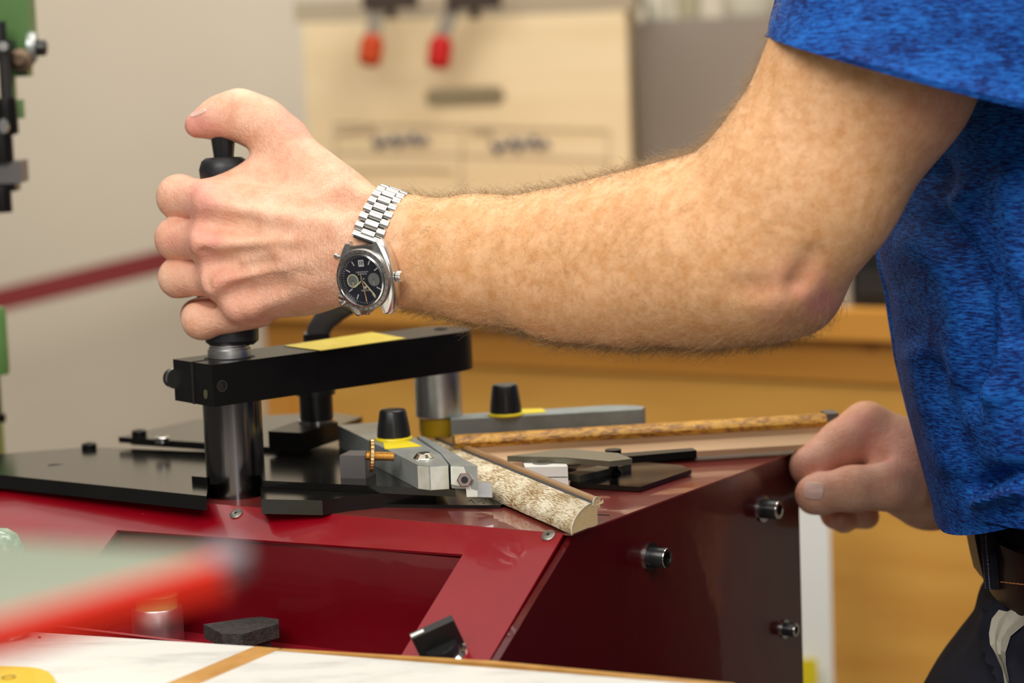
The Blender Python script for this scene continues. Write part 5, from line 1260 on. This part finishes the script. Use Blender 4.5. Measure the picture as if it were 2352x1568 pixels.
ORANGE = mat('orange_hand', (.85, .42, .12), .4)
CRYS = mat('watch_crystal', (1, 1, 1), .02, trans=1.0, spec=.15)
# case: barrel outline with lugs
prof = []
for k in range(64):
    th = 2 * PI * k / 64; cs, sn = math.cos(th), math.sin(th)
    q = (abs(cs / 19.6) ** 2.6 + abs(sn / 22.4) ** 2.6) ** (-1 / 2.6); prof.append((q * cs, q * sn))
hp = [(9.6, 16.8), (9.6, 22.3), (11.5, 22.6), (13.2, 21.6), (15.2, 18.4), (17.2, 14.2), (18.7, 9.6), (19.7, 4.8), (20.0, 0)]
prof = hp + [(x, -y) for x, y in hp[-2::-1]]; prof = prof + [(-x, y) for x, y in prof[::-1]]
bm = nb(); secs = []
for z, f in ((-9.5, .86), (-8.3, .95), (-4, 1.0), (-2.2, 1.0), (-.6, .975), (.7, .90), (.9, .86)):
    secs.append([W3(x * f, y * (.6 + .4 * f), z - 2.6 * (abs(y) / 22.6) ** 2.4) for x, y in prof])
sweep(bm, None, secs)
case = obj('case', bm, SATIN, watch, smooth=True)
for sy in ():
    for sx in (1, -1):
        bm = nb(); a = 1.0
        hexa(bm, [W3(sx * 9.6, sy * 17, -8.5), W3(sx * 15.5, sy * 16, -8.5), W3(sx * 13.5, sy * 22.6, -8.5), W3(sx * 9.6, sy * 22.8, -8.5),
                  W3(sx * 9.6, sy * 17, .6), W3(sx * 15.0, sy * 15.5, .6), W3(sx * 12.8, sy * 22.2, -3.0), W3(sx * 9.6, sy * 22.4, -3.0)])
        obj('lug', bm, SATIN, case, bevel=.0005)
bm = nb(); lathe(bm, W3(0, 0, 0), wn, [(.0186, 0), (.0188, .0016), (.0182, .0030), (.0163, .0034), (.0160, .0020), (.0160, 0)], 72, xh=w3, ring=True); bezel = obj('bezel', bm, BEZEL, watch, smooth=True)
for k in range(60):
    if k % 2: continue
    th = 2 * PI * k / 60; bm = nb(); boxf(bm, W3(17.3 * math.cos(th), 17.3 * math.sin(th), 3.35), w3 * math.cos(th) + w12 * math.sin(th), -w3 * math.sin(th) + w12 * math.cos(th), wn, .0005, .00012, .00012); obj('bezel_mark', bm, DARK, bezel)
bm = nb(); lathe(bm, W3(0, 0, 0), wn, [(.0161, .0012), (.0161, .0046), (.0153, .0050), (.0149, .0044), (.0149, .0012)], 72, xh=w3, ring=True); obj('inner_ring', bm, STEEL, watch, smooth=True)
bm = nb(); lathe(bm, W3(0, 0, 0), wn, [(.0152, .0004), (.0152, .0012), (0, .0012)], 64, xh=w3); dial = obj('dial', bm, DIAL, watch)
bm = nb(); lathe(bm, W3(0, 0, 0), wn, [(0, .0044), (.0149, .0040), (.0149, .0043), (.009, .0048), (0, .0050)], 64, xh=w3); obj('crystal', bm, CRYS, watch, smooth=True)
def dbox(name, x, y, hx, hy, z, m, parent, ang=0.0, hz=.12, label=None):
    bm = nb(); c, s = math.cos(ang), math.sin(ang)
    boxf(bm, W3(x, y, z), w3 * c + w12 * s, -w3 * s + w12 * c, wn, hx * .001, hy * .001, hz * .001); return obj(name, bm, m, parent, label=label)
for k in range(12):
    if k in (0, 6 + 3): pass
    th = PI / 2 - k * PI / 6
    if k == 0 or k in (3, 9): continue
    dbox('hour_marker', 11.4 * math.cos(th), 11.4 * math.sin(th), 1.5, .32, 1.4, MARK, dial, th)
bm = nb()
for k in range(60):
    th = 2 * PI * k / 60; boxf(bm, W3(14.0 * math.cos(th), 14.0 * math.sin(th), 1.26), w3 * math.cos(th) + w12 * math.sin(th), -w3 * math.sin(th) + w12 * math.cos(th), wn, .0005, .00007, .00006)
obj('minute_track', bm, MARK, dial)
for sx in (-1, 1):
    bm = nb(); lathe(bm, W3(sx * 7.4, -.3, 1.2), wn, [(.0040, 0), (.0040, .0003), (.0034, .0003), (.0033, .00015), (0, .00015)], 40, xh=w3); sd = obj('subdial', bm, SUB, dial)
    dbox('subdial_hand', sx * 7.4, -1.6, .16, 1.7, 1.8, LUME, dial, 0.05)
    bm = nb(); lathe(bm, W3(sx * 7.4, -.3, 1.5), wn, [(.0005, 0), (.0005, .0006), (0, .0006)], 12, xh=w3); obj('subdial_pin', bm, STEEL, dial)
bm = nb(); lathe(bm, W3(-7.4, -.3, 1.2), wn, [(.0040, .0003), (.0040, .0005), (.0034, .0005), (.0034, .0003)], 40, xh=w3, ring=True); obj('subdial_ring', bm, LUME, dial)
dbox('date_window', 0, 9.8, 1.9, 2.0, 1.4, MARK, dial)
def text(s, x, y, size, m, parent, name='dial_text'):
    c = bpy.data.curves.new(name, 'FONT'); c.body = s; c.size = size * .001; c.align_x = 'CENTER'; c.align_y = 'CENTER'; c.extrude = .00003
    o0 = bpy.data.objects.new(name, c); COL.objects.link(o0)
    me = bpy.data.meshes.new_from_object(o0.evaluated_get(bpy.context.evaluated_depsgraph_get())); bpy.data.objects.remove(o0)
    me.materials.clear(); me.materials.append(m); me.name = name; o = bpy.data.objects.new(name, me); COL.objects.link(o)
    F = Matrix((Vector(w3), Vector(w12), Vector(wn))).transposed().to_4x4()
    F.translation = Vector(W3(x, y, 1.62 if parent is dial else 1.6)) - origin(parent)
    o.parent = parent; o.matrix_local = F; return o
text('18', 0, 9.8, 3.2, DARK, dial, 'date_number')
text('CHRONOGRAPH', 0, 4.6, 1.15, MARK, dial); text('AUTOMATIC', 0, 3.4, 1.15, MARK, dial)
text('AUTAVIA', .6, -6.4, 1.5, MARK, dial)
bm = nb(); extrude(bm, [W3(.6 + x, -4.6 + y, 1.25) for x, y in ((-1, .7), (1, .7), (1, -.2), (0, -1.1), (-1, -.2))], wn * .0002); obj('dial_shield', bm, MARK, dial)
def hand(name, ang, L, wd, m, z, tail=1.5):
    th = math.radians(ang); d_ = (math.sin(th), math.cos(th)); n_ = (d_[1], -d_[0]); bm = nb()
    pts = [(-tail, -wd * .6), (L * .85, -wd), (L, 0), (L * .85, wd), (-tail, wd * .6)]
    extrude(bm, [W3(d_[0] * u + n_[0] * v, d_[1] * u + n_[1] * v, z) for u, v in pts], wn * .00018); obj(name, bm, m, watch)
hand('hour_hand', 238, 8.2, .55, LUME, 2.3); hand('minute_hand', 142, 13.2, .48, LUME, 2.6); hand('seconds_hand', 174, 14, .28, ORANGE, 2.9, 4)
bm = nb(); lathe(bm, W3(0, 0, 1.2), wn, [(.0011, 0), (.0011, .0021), (0, .0022)], 20, xh=w3); obj('hand_pin', bm, STEEL, watch)
# crown with coin edge, pushers
bm = nb(); pr = []
lathe(bm, W3(19.0, -.5, -4.3), w3, [(.0013, 0), (.0013, .0018)], 16)
n = 36; F = frame(w3, w12); rings = []
for h, r in ((.0015, .0030), (.0019, .0034), (.0040, .0034), (.0046, .0028)):
    rings.append([Vector(W3(19.0, -.5, -4.3)) + F @ Vector(((r - (.00025 if i % 2 else 0)) * math.cos(2 * PI * i / n), (r - (.00025 if i % 2 else 0)) * math.sin(2 * PI * i / n), h)) for i in range(n)])
sweep(bm, None, rings); obj('crown', bm, SATIN, watch)
for y in (13.5, -12.5):
    bm = nb(); base = W3(-16.5, y, -3.2); ax = -w3 * .92 + w12 * .35 * (1 if y > 0 else -1); lathe(bm, base, ax, [(.0011, 0), (.0011, .0022), (.0019, .0022), (.0019, .0044), (.0015, .0048), (0, .0048)], 20); obj('pusher', bm, SATIN, watch, smooth=True)
# bracelet: section of the wrist through the watch
bn_ = vw(.93, -.34, .2); bn_ /= np.linalg.norm(bn_)
def sdf_at(p):
    v = p - CAM; l = np.array([v @ RT, v @ UP, -(v @ FW)]) * 1000; g = (l - arm.lo) / arm.h; i = np.clip(g.astype(int), 0, np.array(arm.F.shape) - 2); f = g - i; r = 0
    for a in (0, 1):
        for b in (0, 1):
            for c in (0, 1): r += arm.F[i[0] + a, i[1] + b, i[2] + c] * (f[0] if a else 1 - f[0]) * (f[1] if b else 1 - f[1]) * (f[2] if c else 1 - f[2])
    return r
wc = P(858, 566, 1.549); q0 = W3(0, 22.5, -6.0); wc = wc - bn_ * ((wc - q0) @ bn_)
u1 = q0 - wc; u1 -= bn_ * (u1 @ bn_); u1 /= np.linalg.norm(u1); u2 = np.cross(bn_, u1)
if (u2 @ UP) < 0: u2 = -u2
loopP = []
for k in range(361):
    th = 2 * PI * k / 360; dr = u1 * math.cos(th) + u2 * math.sin(th); lo_, hi_ = .005, .08
    for _ in range(16):
        mid = (lo_ + hi_) / 2
        if sdf_at(wc + dr * mid) < 1.6: lo_ = mid
        else: hi_ = mid
    loopP.append(wc + dr * lo_)
# smooth the loop, start at the upper lugs
lp = np.array(loopP[:-1])
for _ in range(10): lp = (np.roll(lp, 1, 0) + lp * 2 + np.roll(lp, -1, 0)) / 4
e3 = W3(0, -22.5, -6.0)
rel = lp - e3; kend = int(np.argmin((rel ** 2).sum(1)))
kst = int(np.argmin(((lp - q0) ** 2).sum(1)))
seq = [lp[(kst + i) % 360] for i in range((kend - kst) % 360 + 1)]
if len(seq) < 180: seq = [lp[(kst - i) % 360] for i in range((kst - kend) % 360 + 1)]
seq[0:6] = [q0 + (seq[6] - q0) * i / 6 for i in range(6)]
cum = np.concatenate([[0], np.cumsum(np.linalg.norm(np.diff(seq, axis=0), axis=1))]); tot = cum[-1]
def at_len(s):
    i = int(np.clip(np.searchsorted(cum, s) - 1, 0, len(seq) - 2)); f = (s - cum[i]) / (cum[i + 1] - cum[i]); return seq[i] + (seq[i + 1] - seq[i]) * f
pitch = .0062; nrow = int(tot / pitch)
def linkmesh(c, t, n_, b, L, Wd, name, parent, m):
    bm = nb(); secs = []
    for sgn in (-1, 1):
        ring = []
        for k in range(10):
            th = 2 * PI * k / 10; ring.append(c + b * sgn * Wd + t * L * math.cos(th) + n_ * .0015 * math.sin(th))
        secs.append(ring)
    sweep(bm, None, secs); return obj(name, bm, m, parent, smooth=True)
for r_ in range(nrow):
    s_ = .0034 if r_ == 0 else .0053 + (r_ - 1) * pitch; c = at_len(s_); t = at_len(min(s_ + .001, tot)) - at_len(max(s_ - .001, 0)); t /= np.linalg.norm(t)
    n_ = np.cross(t, bn_); n_ /= np.linalg.norm(n_)
    if n_ @ (c - wc) < 0: n_ = -n_
    b = np.cross(t, n_); b /= np.linalg.norm(b); wf = 1 - .12 * min(1, r_ / 8)
    if r_ == 0:
        linkmesh(c, t, n_, b, .0024, .0088, 'end_link', watch, LINKM); continue
    linkmesh(c + n_ * .0002, t, n_, b, .0027, .0042 * wf, 'bracelet_link', watch, LINKM)
    c2 = at_len(min(s_ + pitch * .5, tot))
    for sg in (-1, 1): linkmesh(c2 + b * sg * .0070 * wf, t, n_, b, .0027, .0026 * wf, 'bracelet_link', watch, LINKM)
bm = nb(); secs = []
for i in range(0, len(seq), 6):
    c = seq[i]; t = seq[min(i + 6, len(seq) - 1)] - seq[max(i - 6, 0)]; t /= np.linalg.norm(t); n_ = np.cross(t, bn_); n_ /= np.linalg.norm(n_)
    if n_ @ (c - wc) < 0: n_ = -n_
    secs.append([c + bn_ * .0075 - n_ * .0009, c + bn_ * .0075, c - bn_ * .0075, c - bn_ * .0075 - n_ * .0009])
sweep(bm, None, secs); obj('bracelet_core', bm, DARK, watch)
bm = nb(); boxf(bm, W3(0, 17.5, -5.5), w3, w12, wn, .0094, .0022, .003); obj('lug_gap', bm, BEZEL, case)
